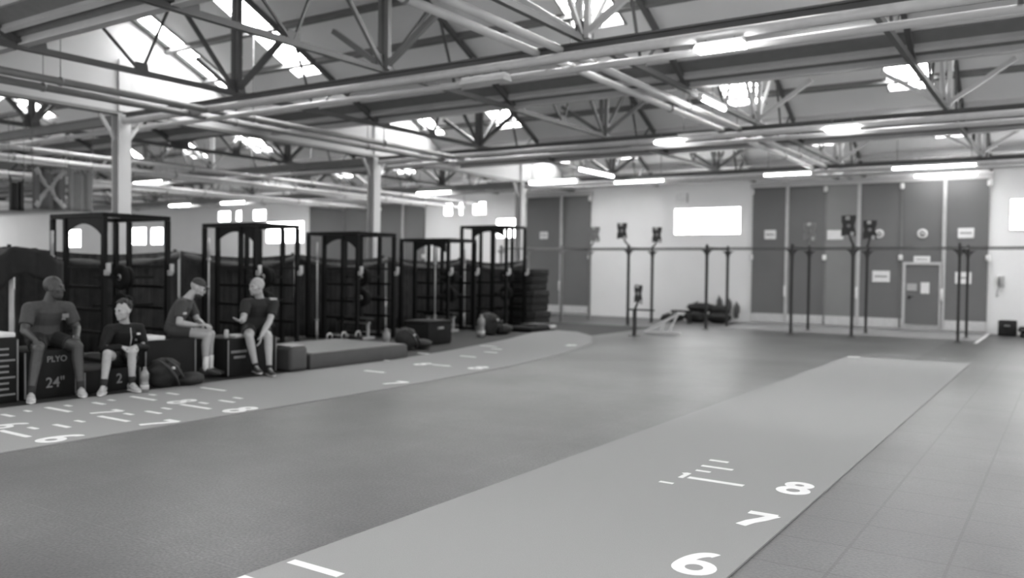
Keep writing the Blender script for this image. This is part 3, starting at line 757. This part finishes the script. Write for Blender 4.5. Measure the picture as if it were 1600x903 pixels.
for k, (a, c, lab) in enumerate(CY):
    t = thing('curtain_post', 'thin dark post at the near end of the ' + lab.replace('dark ', ''), 'post', (-14.62, a-.025, 0), 0, 'posts of the divider')
    b = MB(); b.tube([(-14.62, a-.025, .02), (-14.62, a-.025, 1.9)], .03, 10); b.build('pole', 'rack_black', t)
    b = MB(); b.lathe((-14.62, a-.025, .003), [(.045, 0), (.045, .015), (.035, .03)], 14); b.build('base', 'rack_black', t)
# draped tarpaulin at the left edge
t = thing('draped_tarpaulin', 'dark tarpaulin draped over a post frame at the left edge', 'tarpaulin', (-12.0, 5.7, 0))
b = MB(); n, m = 40, 16; vs = []
for j in range(m+1):
    for i in range(n+1):
        u = i/n; y = 4.6+1.95*u; v = j/m
        top = 1.60+.24*max(0, 1-abs(y-6.02)/.55)**.8+.03*math.sin(i*.8)
        ang = v
        x = -12.75+.86*min(v/.62, 1)
        z = top-.03*math.sin(PI*min(v/.62, 1))-(.40+.04*math.sin(i*.6))*max(0, (v-.62)/.38)+.012*math.sin(i*1.3+j*.5)
        vs.append((x+.03*math.sin(i*.9), y, z))
b.add(vs, [(j*(n+1)+i, j*(n+1)+i+1, (j+1)*(n+1)+i+1, (j+1)*(n+1)+i) for j in range(m) for i in range(n)], True)
o = b.build('sheet', 'tarp', t); s = o.modifiers.new('thick', 'SOLIDIFY'); s.thickness = .012
for (x, y) in ((-12.05, 5.9), (-12.6, 5.9), (-12.6, 4.8), (-12.05, 4.8)):
    b = MB(); b.tube([(x, y, .003), (x, y, 1.52)], .03, 10); b.build('pole', 'pale_grey' if (x, y) == (-12.05, 5.9) else 'rack_black', t)
b = MB()
for x in (-12.05, -12.6): b.bar((x, 4.8, 1.5), (x, 5.9, 1.5), .04, .04)
b.build('frame_rail', 'rack_black', t)
# stack of mats at the far end of the racks
for k in range(8):
    t = thing('gym_mat', ('thick black gym mat on top of the stack past the racks' if k == 7 else 'thick black gym mat at the bottom of the stack past the racks' if k == 0 else 'thick black gym mat, number %d up from the floor in the stack' % (k+1)), 'mat', (-12.9, 20.5, k*.2), 0, 'stack of gym mats')
    w = .92-.03*k; ox = .05*math.sin(k*2.1)
    b = MB(); b.rbox((-12.9+ox, 20.5, k*.2+.1), (w, .86, .192), .03); b.build('mat', 'curtain', t)
    b = MB(); b.tube([(-12.9+ox+w/2+.004, 20.15, k*.2+.1), (-12.9+ox+w/2+.004, 20.85, k*.2+.1)], .012, 6); b.build('seam', 'tarp', t)
t = thing('floor_pad', 'black folded pad with pale edge lying at the foot of the mats', 'pad', (-11.5, 18.2, 0))
b = MB(); b.rbox((-11.62, 18.55, .075), (.8, 1.2, .12), .05); b.build('pad', 'rubber_black', t)
b = MB(); b.rbox((-11.55, 18.7, .165), (.5, .7, .05), .02); b.build('upper_fold', 'rig_black', t)
b = MB(); b.rbox((-11.24, 19.0, .10), (.12, .28, .1), .03); b.build('pale_edge', 'pale_grey', t)

# flags beyond the columns
def flag(y0, y1, z0, z1, x, label, m, cross=None):
    t = thing('hanging_flag', label, 'flag', (x, (y0+y1)/2, z1), 0, 'flags hung beyond the columns')
    n, mm = 20, 8; b = MB(); vs = []
    f = lambda i: .05*math.sin(i*.8)+.02*math.sin(i*2.1)
    for j in range(mm+1):
        for i in range(n+1):
            u = i/n; vs.append((x+f(i), y0+(y1-y0)*u, z1+(z0-z1)*j/mm-.12*math.sin(PI*u)*(1 if j == 0 else .5)*(1-j/mm)))
    b.add(vs, [(j*(n+1)+i, j*(n+1)+i+1, (j+1)*(n+1)+i+1, (j+1)*(n+1)+i) for j in range(mm) for i in range(n)], True)
    o = b.build('cloth', m, t); s = o.modifiers.new('thick', 'SOLIDIFY'); s.thickness = .008
    if cross:
        for (a, c) in cross:
            k = 10; cv = []
            for i in range(k+1):
                u = i/k; yy = y0+(y1-y0)*(a[0]+(c[0]-a[0])*u); zz = z0+(z1-z0)*(a[1]+(c[1]-a[1])*u); fi = (yy-y0)/(y1-y0)*n
                d = V((c[0]-a[0], 0, 0)); hw = .055
                perp = V((0, -(c[1]-a[1])*(z1-z0), (c[0]-a[0])*(y1-y0))).normalized()*hw
                cv += [V((x+f(fi)+.016, yy, zz))+perp, V((x+f(fi)+.016, yy, zz))-perp]
            q = MB(); q.add(cv, [(2*i, 2*i+1, 2*i+3, 2*i+2) for i in range(k)], True); o = q.build('stripe', 'flag_pale', t); s = o.modifiers.new('thick', 'SOLIDIFY'); s.thickness = .006
    b = MB(); b.tube([(x, y0, z1+.02), (x, y1, z1+.02)], .02, 8); b.build('hanging_rod', 'steel_grey', t)
    b = MB()
    for y in (y0, y1): b.tube([(x, y, z1+.02), (x, y, 4.39)], .006, 6)
    b.build('cord', 'steel_grey', t)
flag(8.72, 9.38, 2.66, 3.5, -17.0, 'dark hanging flag with a pale diagonal cross', 'flag_dark', [((.05, .05), (.95, .95)), ((.05, .95), (.95, .05))])
flag(9.43, 9.95, 2.66, 3.56, -17.0, 'plain pale hanging flag with a faint emblem, nearest the column', 'flag_mid')
flag(8.28, 8.56, 2.6, 3.25, -17.0, 'narrow dark hanging banner at the left edge', 'rig_black')

# ------------------------------------------------------------------ boxes, platform and loose kit
MX = Matrix(((0, 0, 1, 0), (1, 0, 0, 0), (0, 1, 0, 0), (0, 0, 0, 1)))     # text plane facing +X, reading along +Y
def on_front(x, y, z): return Matrix.Translation((x, y, z)) @ MX
def plyo(xf, y0, y1, H, depth, label, marks, m='box_black'):
    t = thing('plyo_box', label, 'plyo box', (xf-depth/2, (y0+y1)/2, 0), 0, 'padded jump boxes')
    b = MB(); b.rbox((xf-depth/2, (y0+y1)/2, H/2+.001), (depth, y1-y0, H), .02); b.build('box', m, t)
    b = MB()
    for y in (y0+.012, y1-.012): b.rbox((xf+.002, y, H/2), (.012, .02, H-.04), .004)
    b.build('edge_seam', 'box_trim', t)
    for k, (txt, yy, z, s) in enumerate(marks):
        text('lettering', txt, 'print_grey', t, on_front(xf+.003, yy, z), s, .001)
    return t
t1 = plyo(-10.05, 4.05, 5.0, .74, .75, 'tall black jump box with ruler marks at the left edge', [])
for k in range(9):
    b = MB(); w = .2 if k % 3 else .27; b.box((-10.046, 4.79+w/2-.1, .10+.065*k), (.006, w, .022)); b.build('ruler_mark', 'print_grey', t1)
plyo(-10.05, 5.06, 5.68, .575, .75, 'black jump box printed 24 under the bald man in grey', [('24"', 5.42, .18, .17), ('PLYO', 5.44, .46, .1)])
plyo(-10.0, 5.74, 6.5, .29, .6, 'low black jump box printed 20 under the young man in the jacket', [('2', 6.2, .15, .17), ('0', 6.39, .15, .17)])
plyo(-10.1, 6.62, 7.4, .59, .75, 'black jump box under the man in the cap', [])
t5 = plyo(-9.98, 7.83, 8.72, .55, .75, 'black jump box under the bald man in the black shirt', [])
for k in range(2):
    b = MB(); b.box((-9.976, 8.03+.01*k, .36-.08*k), (.004, .28-.08*k, .035)); b.build('print_line', 'print_grey', t5)
t = thing('foam_slab', 'white foam slab on the jump box behind the young man', 'foam slab', (-10.3, 6.72, .59))
b = MB(); b.rbox((-10.28, 6.75, .62), (.4, .32, .055), .012); b.build('slab', 'white_foam', t)
t = thing('foam_slab', 'white foam slab lying on the tall jump box at the left edge', 'foam slab', (-10.3, 4.8, .74))
b = MB(); b.rbox((-10.3, 4.74, .772), (.42, .5, .055), .012); b.build('slab', 'white_foam', t)
t = thing('lifting_platform', 'low grey lifting platform beside the turf lane and last jump box', 'platform', (-10.6, 10.1, 0))
b = MB(); b.rbox((-10.64, 10.35, .12), (1.75, 2.3, .235), .02); b.build('platform', 'platform_side', t)
b = MB(); b.rbox((-10.62, 10.35, .246), (1.68, 2.22, .016), .004, None, 1); b.build('top_board', 'platform_top', t)
t = thing('foam_roll', 'grey foam block standing between the last jump box and the platform', 'foam block', (-9.9, 8.95, 0))
b = MB(); b.rbox((-9.93, 8.95, .19), (.4, .36, .37), .06, None, 3); b.build('block', 'platform_side', t)
b = MB(); b.rbox((-9.93, 8.95, .385), (.34, .3, .02), .008); b.build('cap', 'rig_grey', t)

t = thing('drink_can', 'small pale drink can on the jump box between the two right men', 'can', (-10.12, 7.92, .551))
b = MB(); b.lathe((-10.12, 7.92, .552), [(.026, 0), (.033, .012), (.033, .105), (.026, .12)], 16); b.build('can', 'pale_grey', t)
b = MB(); b.lathe((-10.12, 7.92, .672), [(.026, 0), (.024, .003)], 14); b.build('can_top', 'chrome', t)
t = thing('folded_towel', 'thin pale folded towel on the jump box beside the drink can', 'towel', (-10.2, 8.12, .551))
b = MB(); b.rbox((-10.14, 8.1, .563), (.26, .22, .022), .01); b.rbox((-10.14, 8.1, .584), (.24, .2, .018), .008); b.build('towel', 'flag_pale', t)
def bottle(x, y, H, r, label):
    t = thing('water_bottle', label, 'bottle', (x, y, .0), 0, 'water bottles on the floor')
    z0 = .013
    b = MB(); b.lathe((x, y, z0), [(r*.85, 0), (r, .015), (r, H*.3), (r*.86, H*.36), (r*.86, H*.48), (r, H*.54), (r, H*.74), (r*.55, H*.88), (r*.36, H*.92)], 18); b.build('body', 'plastic_clear', t)
    b = MB(); b.lathe((x, y, z0), [(r*.42, H*.92), (r*.42, H*.99), (r*.36, H)], 14); b.build('cap', 'rig_grey', t)
    b = MB(); b.lathe((x, y, z0), [(r*1.01, H*.12), (r*1.01, H*.29)], 18); b.build('label_band', 'bottle_label', t)
bottle(-9.58, 6.28, .31, .05, 'clear water bottle on the floor beside the young man in the jacket')
bottle(-10.6, 11.88, .45, .075, 'clear water bottle on the floor past the lifting platform')
bottle(-11.35, 15.97, .52, .09, 'clear water bottle on the floor furthest along the lane')
def backpack(x, y, s, label):
    t = thing('backpack', label, 'backpack', (x, y, 0), 0, 'black backpacks by the lane')
    blob((x, y, .21*s), (.36*s, .5*s, .44*s), int(y*10)).build('bag', 'bag_black', t)
    b = MB(); blob2 = blob((x+.12*s, y+.34*s, .10*s), (.34*s, .42*s, .2*s), int(y*7)); blob2.build('pouch', 'bag_black', t)
    b.tube([(x+.14*s, y-.2*s, .42*s), (x+.24*s, y-.1*s, .32*s), (x+.26*s, y+.02*s, .16*s), (x+.22*s, y+.08*s, .04*s)], .02*s, 8)
    b.tube([(x+.10*s, y-.05*s, .42*s), (x+.22*s, y+.06*s, .30*s), (x+.24*s, y+.15*s, .14*s)], .02*s, 8); b.build('strap', 'bag_strap', t)
    b = MB(); b.rbox((x+.24*s, y-.02*s, .30*s), (.03, .04*s, .04*s), .006); b.build('buckle', 'pale_grey', t)
backpack(-9.82, 6.72, .9, 'black backpack slumped before the jump box of the capped man')
backpack(-10.75, 12.6, 1.0, 'black backpack slumped between the clear bottle and the black crate')
backpack(-11.7, 16.75, 1.25, 'black backpack slumped beside the furthest clear bottle')
t = thing('storage_crate', 'black crate with a grey lid beside the turf lane', 'crate', (-11.3, 14.0, 0))
b = MB(); b.rbox((-11.3, 14.0, .23), (.6, .8, .44), .03); b.build('crate', 'rubber_black', t)
b = MB(); b.rbox((-11.3, 14.0, .475), (.64, .84, .05), .015); b.build('lid', 'tarp', t)
b = MB(); b.rbox((-10.99, 14.0, .34), (.03, .2, .05), .012); b.build('handle', 'rig_grey', t)
# ------------------------------------------------------------------ people
def fuse(name, mb, m, parent=None, voxel=.007, it=5):
    me = mb.mesh(name); o = bpy.data.objects.new(name, me); C.objects.link(o)
    r = o.modifiers.new('r', 'REMESH'); r.mode = 'VOXEL'; r.voxel_size = voxel
    s = o.modifiers.new('s', 'SMOOTH'); s.factor = .5; s.iterations = it
    dg = bpy.context.evaluated_depsgraph_get(); dg.update()
    new = bpy.data.meshes.new_from_object(o.evaluated_get(dg)); bpy.data.objects.remove(o)
    new.name = name; new.materials.clear(); new.materials.append(MATS[m])
    new.polygons.foreach_set('use_smooth', [True]*len(new.polygons))
    q = bpy.data.objects.new(name, new); C.objects.link(q)
    if parent is not None: q.parent = parent
    return q
def limb(b, pts, rs):
    pts = [V(p) for p in pts]
    b.tube(pts, rs, 12)
    for p, r in zip(pts, rs): b.sph(p, r, 12, 8)
def lerp(a, c, t): return V(a)+(V(c)-V(a))*t
def hand(b, w, d, n, th, curl, s=1.0):
    w, d = V(w), V(d).normalized(); n = V(n); n = (n-d*n.dot(d)).normalized(); l = d.cross(n)
    if l.dot(V(th)) < 0: l = -l                     # l points to the thumb side
    b.ell(w+d*.045*s, l*.041*s, n*.017*s, d*.055*s, 12, 8)
    b.ell(w+d*.07*s, l*.042*s, n*.014*s, d*.03*s, 12, 8)
    for k, ln in enumerate((.072, .082, .076, .060)):
        p = w+d*(.085-.004*abs(k-1))*s+l*(.031-.0205*k)*s; a = 0; pts = [p]; f = d+l*(.10-.07*k); f.normalize()
        for j, q in enumerate((.45, .31, .24)):
            a += curl*(.7 if j == 0 else 1)
            p = p+(f*math.cos(a)+n*math.sin(a))*ln*q*s; pts.append(p)
        limb(b, pts, [.0098*s, .0092*s, .0086*s, .0075*s])
    p = w+d*.022*s+l*.028*s; f = (d*.62+l*.62+n*.35).normalized(); p2 = p+f*.042*s; p3 = p2+(d*.85+l*.25+n*.4).normalized()*.032*s
    limb(b, [p, p2, p3], [.0135*s, .0112*s, .009*s])
def head(b, H, f, u, s):
    f = V(f).normalized(); u = V(u); u = (u-f*u.dot(f)).normalized(); r = f.cross(u)
    P = lambda x, y, z: V(H)+(r*x+f*y+u*z)*s
    E = lambda c, rx, ry, rz: b.ell(P(*c), r*rx*s, f*ry*s, u*rz*s, 18, 12)
    E((0, -.012, .032), .076, .096, .092); E((0, .018, -.045), .062, .070, .070); E((0, .02, -.01), .069, .078, .08); E((0, .042, -.045), .054, .052, .062); E((0, .05, .0), .056, .044, .05)
    E((0, .068, -.096), .028, .022, .02)                                      # chin
    E((0, .092, -.012), .0115, .016, .034); E((0, .101, -.032), .016, .014, .011)   # nose
    for q in (-1, 1):
        E((q*.03, .08, .026), .026, .012, .008); E((q*.044, .056, -.024), .024, .022, .024)
        E((q*.078, -.008, -.012), .010, .023, .034)
    E((0, .086, -.062), .024, .012, .006); E((0, .085, -.073), .02, .012, .006)   # lips
    return P, r, f, u
def foot_shoe(parent, A, d, up, m, sole, lateral=1.0):
    d = V(d).normalized(); up = V(up); up = (up-d*up.dot(d)).normalized(); l = d.cross(up)
    o = V(A)-up*.098
    b = MB(); rs = []
    for y, w, h0, h1 in ((-.078, .018, .03, .07), (-.07, .032, .014, .10), (-.03, .038, .012, .112), (.02, .040, .012, .108), (.07, .044, .012, .082), (.12, .049, .012, .062), (.165, .046, .012, .05), (.195, .034, .014, .042), (.21, .014, .018, .034)):
        rs.append((o+d*y+up*(h0+h1)/2, l*w, up*(h1-h0)/2))
    b.rings(rs, True, True, 16); sh = b.build('shoe', m, parent)
    b = MB(); rs = []
    for y, w in ((-.082, .022), (-.07, .036), (-.02, .040), (.04, .042), (.11, .051), (.165, .048), (.2, .033), (.216, .012)): rs.append((o+d*y+up*.011, l*w, up*.011))
    b.rings(rs, True, True, 12); b.build('sole', sole, sh)
    b = MB()
    for k in range(4): 
        q = o+d*(.045+.026*k)+up*(.098-.011*k); b.tube([q-l*.02, q+up*.006, q+l*.02], .004, 6)
    b.build('lace', sole, sh)
def person(J, cfg):
    J = {k: V(v) for k, v in J.items()}; g = cfg.get('build', 1.0); hs = cfg.get('head', 1.06)
    f = V(cfg['face']).normalized(); u = V(cfg.get('head_up', (0, 0, 1)))
    lat_s = (J['SL']-J['SR']).normalized(); lat_h = (J['HL']-J['HR']).normalized()
    P0, N = J['pelvis'], J['neck']; sp = (N-P0)
    def torso(grow):
        rs = []
        bend = lat_s.cross(V((0, 0, 1))).normalized()      # chest direction, forward
        if bend.dot(V(cfg['chest'])) < 0: bend = -bend
        for t, w, dpt, off in ((-.14, .11, .085, .0), (-.06, .165, .115, .0), (.06, .172, .122, 0), (.22, .158, .112, .0), (.42, .155, .108, .0), (.62, .172, .118, .015), (.78, .182, .115, .015), (.90, .150, .095, .0), (.97, .09, .072, .0), (1.02, .064, .06, 0)):
            la = (lat_h*(1-t)+lat_s*t).normalized() if 0 <= t <= 1 else (lat_h if t < 0 else lat_s)
            ax = sp.normalized(); fr = la.cross(ax).normalized()
            if fr.dot(bend) < 0: fr = -fr
            c = P0+sp*t+fr*off-fr*.04*math.sin(PI*min(max(t, 0), 1))
            rs.append((c, la*(w*g+grow), fr*(dpt*g+grow)))
        return rs
    b = MB()
    b.rings(torso(0), True, True, 20)
    P, r, hf, hu = head(b, J['head'], f, u, hs)
    limb(b, [N-sp*.05, lerp(N, J['head'], .5), P(0, -.015, -.05)], [.066*g, .058*g, .056*g])
    for s in 'RL':
        S, Eb, W, Hp, K, A, T = (J[k+s] for k in ('S', 'E', 'W', 'H', 'K', 'A', 'T'))
        limb(b, [lerp(N-sp*.1, S, .35), S], [.06*g, .066*g])
        limb(b, [S, lerp(S, Eb, .4), Eb], [.062*g, .056*g, .043*g])
        limb(b, [Eb, lerp(Eb, W, .3), W], [.044*g, .045*g, .029*g])
        hd, hn, ht, hc = cfg['hand'+s]; hand(b, lerp(Eb, W, 1.0), hd, hn, ht, hc, 1.08)
        limb(b, [Hp, lerp(Hp, K, .45), K], [.092*g, .08*g, .06*g])
        back = (Hp-K); back.z = 0; back.normalize()
        limb(b, [K, lerp(K, A, .3)+back*.018, lerp(K, A, .65)+back*.008, A], [.057*g, .058*g, .045*g, .036*g])
        d = V(T-A); d.z = min(d.z+.05, 0) if not cfg.get('tilt'+s) else d.z
        limb(b, [A, A-V((0, 0, .05))+d.normalized()*.06], [.035, .03])
    body = fuse('person', b, cfg['skin'], None, .0065, 4)
    tag(body, cfg['label'], 'person')
    # eyes and brows
    for q in (-1, 1):
        e = MB(); e.sph(P(q*.03, .083, .008), .0115*hs, 12, 8); e.build('eye', 'eye_dark', body)
    # shirt
    b = MB(); rs = torso(.014); b.rings(rs[1:], True, True, 20)
    for s in 'RL':
        S, Eb, W = J['S'+s], J['E'+s], J['W'+s]
        limb(b, [lerp(N-sp*.1, S, .35), S], [.07*g, .08*g])
        if cfg.get('long'): limb(b, [S, lerp(S, Eb, .5), Eb, lerp(Eb, W, .5), lerp(Eb, W, .93)], [.078*g, .07*g, .06*g, .053*g, .043*g])
        else: b.tube([S, lerp(S, Eb, .35), lerp(S, Eb, .72)], [.079*g, .075*g, .071*g], 14)
    fuse(cfg['top_name'], b, cfg['top'], body, .008, 4)
    # shorts
    b = MB(); b.rings(torso(.02)[:4], True, True, 20)
    for s in 'RL':
        Hp, K = J['H'+s], J['K'+s]
        k = cfg.get('short', .68)
        b.tube([Hp, lerp(Hp, K, k*.5), lerp(Hp, K, k)], [.112*g, .10*g, .092*g], 14); b.sph(Hp, .112*g, 14, 8)
    fuse('shorts', b, cfg['bottom'], body, .008, 4)
    for s in 'RL':
        K, A, T = J['K'+s], J['A'+s], J['T'+s]
        d = T-A
        if not cfg.get('tilt'+s): d.z = 0
        foot_shoe(body, A, d, (0, 0, 1), cfg['shoe'], cfg['sole'])
        hgt = cfg.get('sock', .16)
        b = MB(); b.tube([A-V((0, 0, .04)), A, lerp(A, K, hgt)], [.041*g, .041*g, .047*g if hgt > .2 else .042*g], 14); b.build('sock', cfg['sock_m'], body)
    return body, P, r, hf, hu
def chest_mark(J, cfg, a, v, m, body, name='chest_logo'):
    pass

m1 = dict(head=(-10.25,5.51,1.305), neck=(-10.30,5.48,1.13), pelvis=(-10.40,5.46,.665), SR=(-10.30,5.25,1.05), SL=(-10.29,5.70,1.045), ER=(-10.22,5.15,.80), WR=(-10.0,5.16,.70), EL=(-10.24,5.79,.80), WL=(-10.02,5.66,.71),
          HR=(-10.36,5.37,.665), HL=(-10.36,5.57,.665), KR=(-9.94,5.16,.59), KL=(-9.92,5.62,.60), AR=(-9.88,5.05,.115), AL=(-9.86,5.62,.115), TR=(-9.70,4.96,.03), TL=(-9.68,5.56,.03))
B1, P, r, f, u = person(m1, dict(face=(.72, .7, .0), chest=(1, 0, 0), build=1.1, head=1.13, skin='skin_dark', top='tee_grey', top_name='t_shirt', bottom='shorts_black', shoe='shoe_light', sole='sole_white', sock_m='tee_black',
    handR=((.62, .1, -.75), (-.7, 0, -.6), (0, 1, .2), .35), handL=((.6, -.25, -.65), (-.7, 0, -.6), (0, -1, .2), .35),
    label='bald man in a grey t-shirt and black shorts sitting with hands on his knees'))
b = MB(); b.ell(P(0, .036, -.088), r*.066, f*.066, u*.05, 14, 8); b.ell(P(0, .09, -.052), r*.028, f*.012, u*.007, 10, 6); fuse('beard', b, 'hair_dark', B1, .007, 2)
b = MB(); b.rbox((-10.152, 5.60, .965), (.008, .08, .05), .003); b.rbox((-10.16, 5.58, .925), (.008, .05, .02), .003); b.build('chest_logo', 'box_trim', B1)
b = MB(); b.lathe((-10.04, 5.668, .715), [(.037, -.012), (.039, 0), (.037, .012)], 14); b.build('wristwatch', 'pale_grey', B1)

m2 = dict(head=(-10.02,6.27,1.01), neck=(-10.07,6.32,.84), pelvis=(-10.17,6.34,.385), SR=(-10.08,6.12,.765), SL=(-10.06,6.51,.765), ER=(-10.02,5.99,.54), WR=(-9.84,6.13,.565), EL=(-10.0,6.56,.52), WL=(-9.85,6.33,.56),
          HR=(-10.13,6.24,.385), HL=(-10.13,6.43,.385), KR=(-9.80,5.92,.50), KL=(-9.76,6.22,.50), AR=(-9.78,5.86,.115), AL=(-9.74,6.21,.115), TR=(-9.62,5.72,.03), TL=(-9.55,6.18,.03))
B2, P, r, f, u = person(m2, dict(face=(.12, -1, -.08), chest=(1, 0, 0), build=.92, head=1.06, skin='skin_light', top='jacket_dark', top_name='track_jacket', bottom='shorts_black', shoe='shoe_light', sole='sole_white', sock_m='tee_black', long=True, short=.62, sock=.22,
    handR=((.5, .85, -.2), (-.2, .1, -1), (.6, -.2, .4), .45), handL=((.45, -.85, -.2), (-.2, -.1, -1), (.6, .2, .4), .45),
    label='young man with dark wavy hair in a dark jacket on the low box'))
b = MB(); rnd = random.Random(3)
for i in range(70):
    a = rnd.uniform(0, 2*PI); e = rnd.uniform(.12, 1.5)
    x, y, z = math.cos(a)*math.cos(e), math.sin(a)*math.cos(e), math.sin(e)
    if y > .55 and z < .62: continue
    b.sph(P(.079*x, -.016+.096*y, .042+.088*z), rnd.uniform(.016, .026), 8, 6)
b.ell(P(0, -.03, .045), r*.083, f*.085, u*.088, 16, 10)
fuse('hair', b, 'hair_dark', B2, .007, 1)
b = MB(); b.tube([V((-9.945, 6.32, .79)), V((-9.94, 6.33, .66)), V((-9.985, 6.33, .5))], .006, 6); b.build('zip', 'pale_grey', B2)
b = MB(); b.rbox((-9.93, 6.42, .71), (.01, .05, .025), .004); b.build('chest_logo', 'white_foam', B2)

m3 = dict(head=(-10.33,7.60,1.275), neck=(-10.42,7.48,1.12), pelvis=(-10.50,7.34,.675), SR=(-10.28,7.30,1.045), SL=(-10.58,7.63,1.05), ER=(-10.20,7.20,.80), WR=(-10.04,7.37,.765), EL=(-10.44,7.68,.80), WL=(-10.18,7.58,.76),
          HR=(-10.42,7.29,.67), HL=(-10.56,7.43,.67), KR=(-10.07,7.56,.62), KL=(-10.20,7.72,.62), AR=(-10.10,7.55,.155), AL=(-10.19,7.70,.15), TR=(-9.95,7.72,.1), TL=(-10.05,7.86,.1))
B3, P, r, f, u = person(m3, dict(face=(.62, .70, -.38), chest=(.7, .7, 0), build=.98, head=1.08, skin='skin_light', top='tee_grey', top_name='t_shirt', bottom='shorts_grey', shoe='shoe_dark', sole='shoe_dark', sock_m='sock_white', sock=.36, short=.5,
    handR=((.6, .78, .05), (.1, -.1, -1), (-.5, .5, .5), .5), handL=((.8, .1, -.1), (0, 0, -1), (.2, -.9, .3), .5),
    label='man in a dark cap and grey t-shirt sitting side-on with white socks'))
b = MB(); b.ell(P(0, -.012, .055), r*.085, f*.104, u*.082, 18, 10); b.rings([(P(0, .07, .052), r*.07, u*.010), (P(0, .12, .045), r*.066, u*.009), (P(0, .155, .034), r*.042, u*.006)], True, True, 14); fuse('cap', b, 'tee_grey', B3, .007, 2)
b = MB(); b.ell(P(0, .034, -.088), r*.064, f*.066, u*.048, 14, 8); b.ell(P(0, .09, -.052), r*.03, f*.012, u*.008, 10, 6); fuse('beard', b, 'hair_dark', B3, .007, 2)
b = MB(); b.rbox((-10.145, 7.255, .93), (.012, .05, .03), .004, Euler((0, .2, -.3)).to_matrix()); b.build('sleeve_mark', 'pale_grey', B3)

m4 = dict(head=(-10.08,8.43,1.29), neck=(-10.14,8.54,1.11), pelvis=(-10.20,8.50,.63), SR=(-10.20,8.33,1.03), SL=(-10.02,8.70,1.03), ER=(-10.06,8.17,.82), WR=(-9.88,7.99,.80), EL=(-9.93,8.55,.79), WL=(-9.82,8.30,.58),
          HR=(-10.18,8.38,.63), HL=(-10.10,8.57,.63), KR=(-9.85,8.10,.59), KL=(-9.74,8.36,.55), AR=(-9.80,8.18,.15), AL=(-9.66,8.31,.115), TR=(-9.64,8.12,.08), TL=(-9.44,8.22,.03))
B4, P, r, f, u = person(m4, dict(face=(-.2, -.97, -.05), chest=(.8, -.5, 0), build=1.04, head=1.1, skin='skin_light', top='tee_black', top_name='t_shirt', bottom='shorts_black', shoe='shoe_dark', sole='pale_grey', sock_m='tee_black', short=.6, sock=.1,
    handR=((.15, -.95, .25), (.2, .2, 1), (.8, .1, .5), .18), handL=((.15, -.35, -.9), (-.5, -.5, 0), (.8, -.3, .2), .3),
    label='bald man in a black t-shirt leaning forward with one open palm out'))
b = MB(); b.ell(P(0, .03, -.088), r*.062, f*.064, u*.044, 14, 8); fuse('stubble', b, 'flag_mid', B4, .007, 2)
for s, (q0, q1) in enumerate((((-10.02, 8.62, 1.105), (-9.99, 8.72, 1.10)), ((-10.155, 8.305, .965), (-10.125, 8.25, .93)))):
    b = MB(); b.bar(q0, q1, .06, .03); b.build('shoulder_stripe', 'pale_grey', B4)
b = MB(); b.lathe((-9.835, 8.325, .60), [(.036, -.01), (.038, 0), (.036, .01)], 14); b.build('wristband', 'tee_black', B4)

# ------------------------------------------------------------------ camera, light, world
yaw, pitch, roll = .58204, -.02388, .01237
F = V((-math.sin(yaw)*math.cos(pitch), math.cos(yaw)*math.cos(pitch), math.sin(pitch)))
R = F.cross(V((0, 0, 1))).normalized(); U = R.cross(F)
R2 = R*math.cos(roll)+U*math.sin(roll); U2 = U*math.cos(roll)-R*math.sin(roll)
cd = bpy.data.cameras.new('camera'); cam = bpy.data.objects.new('camera', cd); C.objects.link(cam)
M = Matrix((R2, U2, -F)).transposed().to_4x4(); M.translation = V((0, 0, 1.6)); cam.matrix_world = M
cd.sensor_width = 36; cd.lens = 1325.24/1600*36; cd.clip_end = 200
cd.dof.use_dof = True; cd.dof.focus_distance = 5.2; cd.dof.aperture_fstop = 1.15
bpy.context.scene.camera = cam

w = bpy.data.worlds.new('world'); bpy.context.scene.world = w; w.use_nodes = True
w.node_tree.nodes['Background'].inputs[0].default_value = (1, 1, 1, 1)
w.node_tree.nodes['Background'].inputs[1].default_value = .9

sc = bpy.context.scene
vs = sc.view_settings
vs.view_transform = 'Standard'; vs.look = 'None'; vs.gamma = 1; vs.exposure = 1.1; vs.use_curve_mapping = False
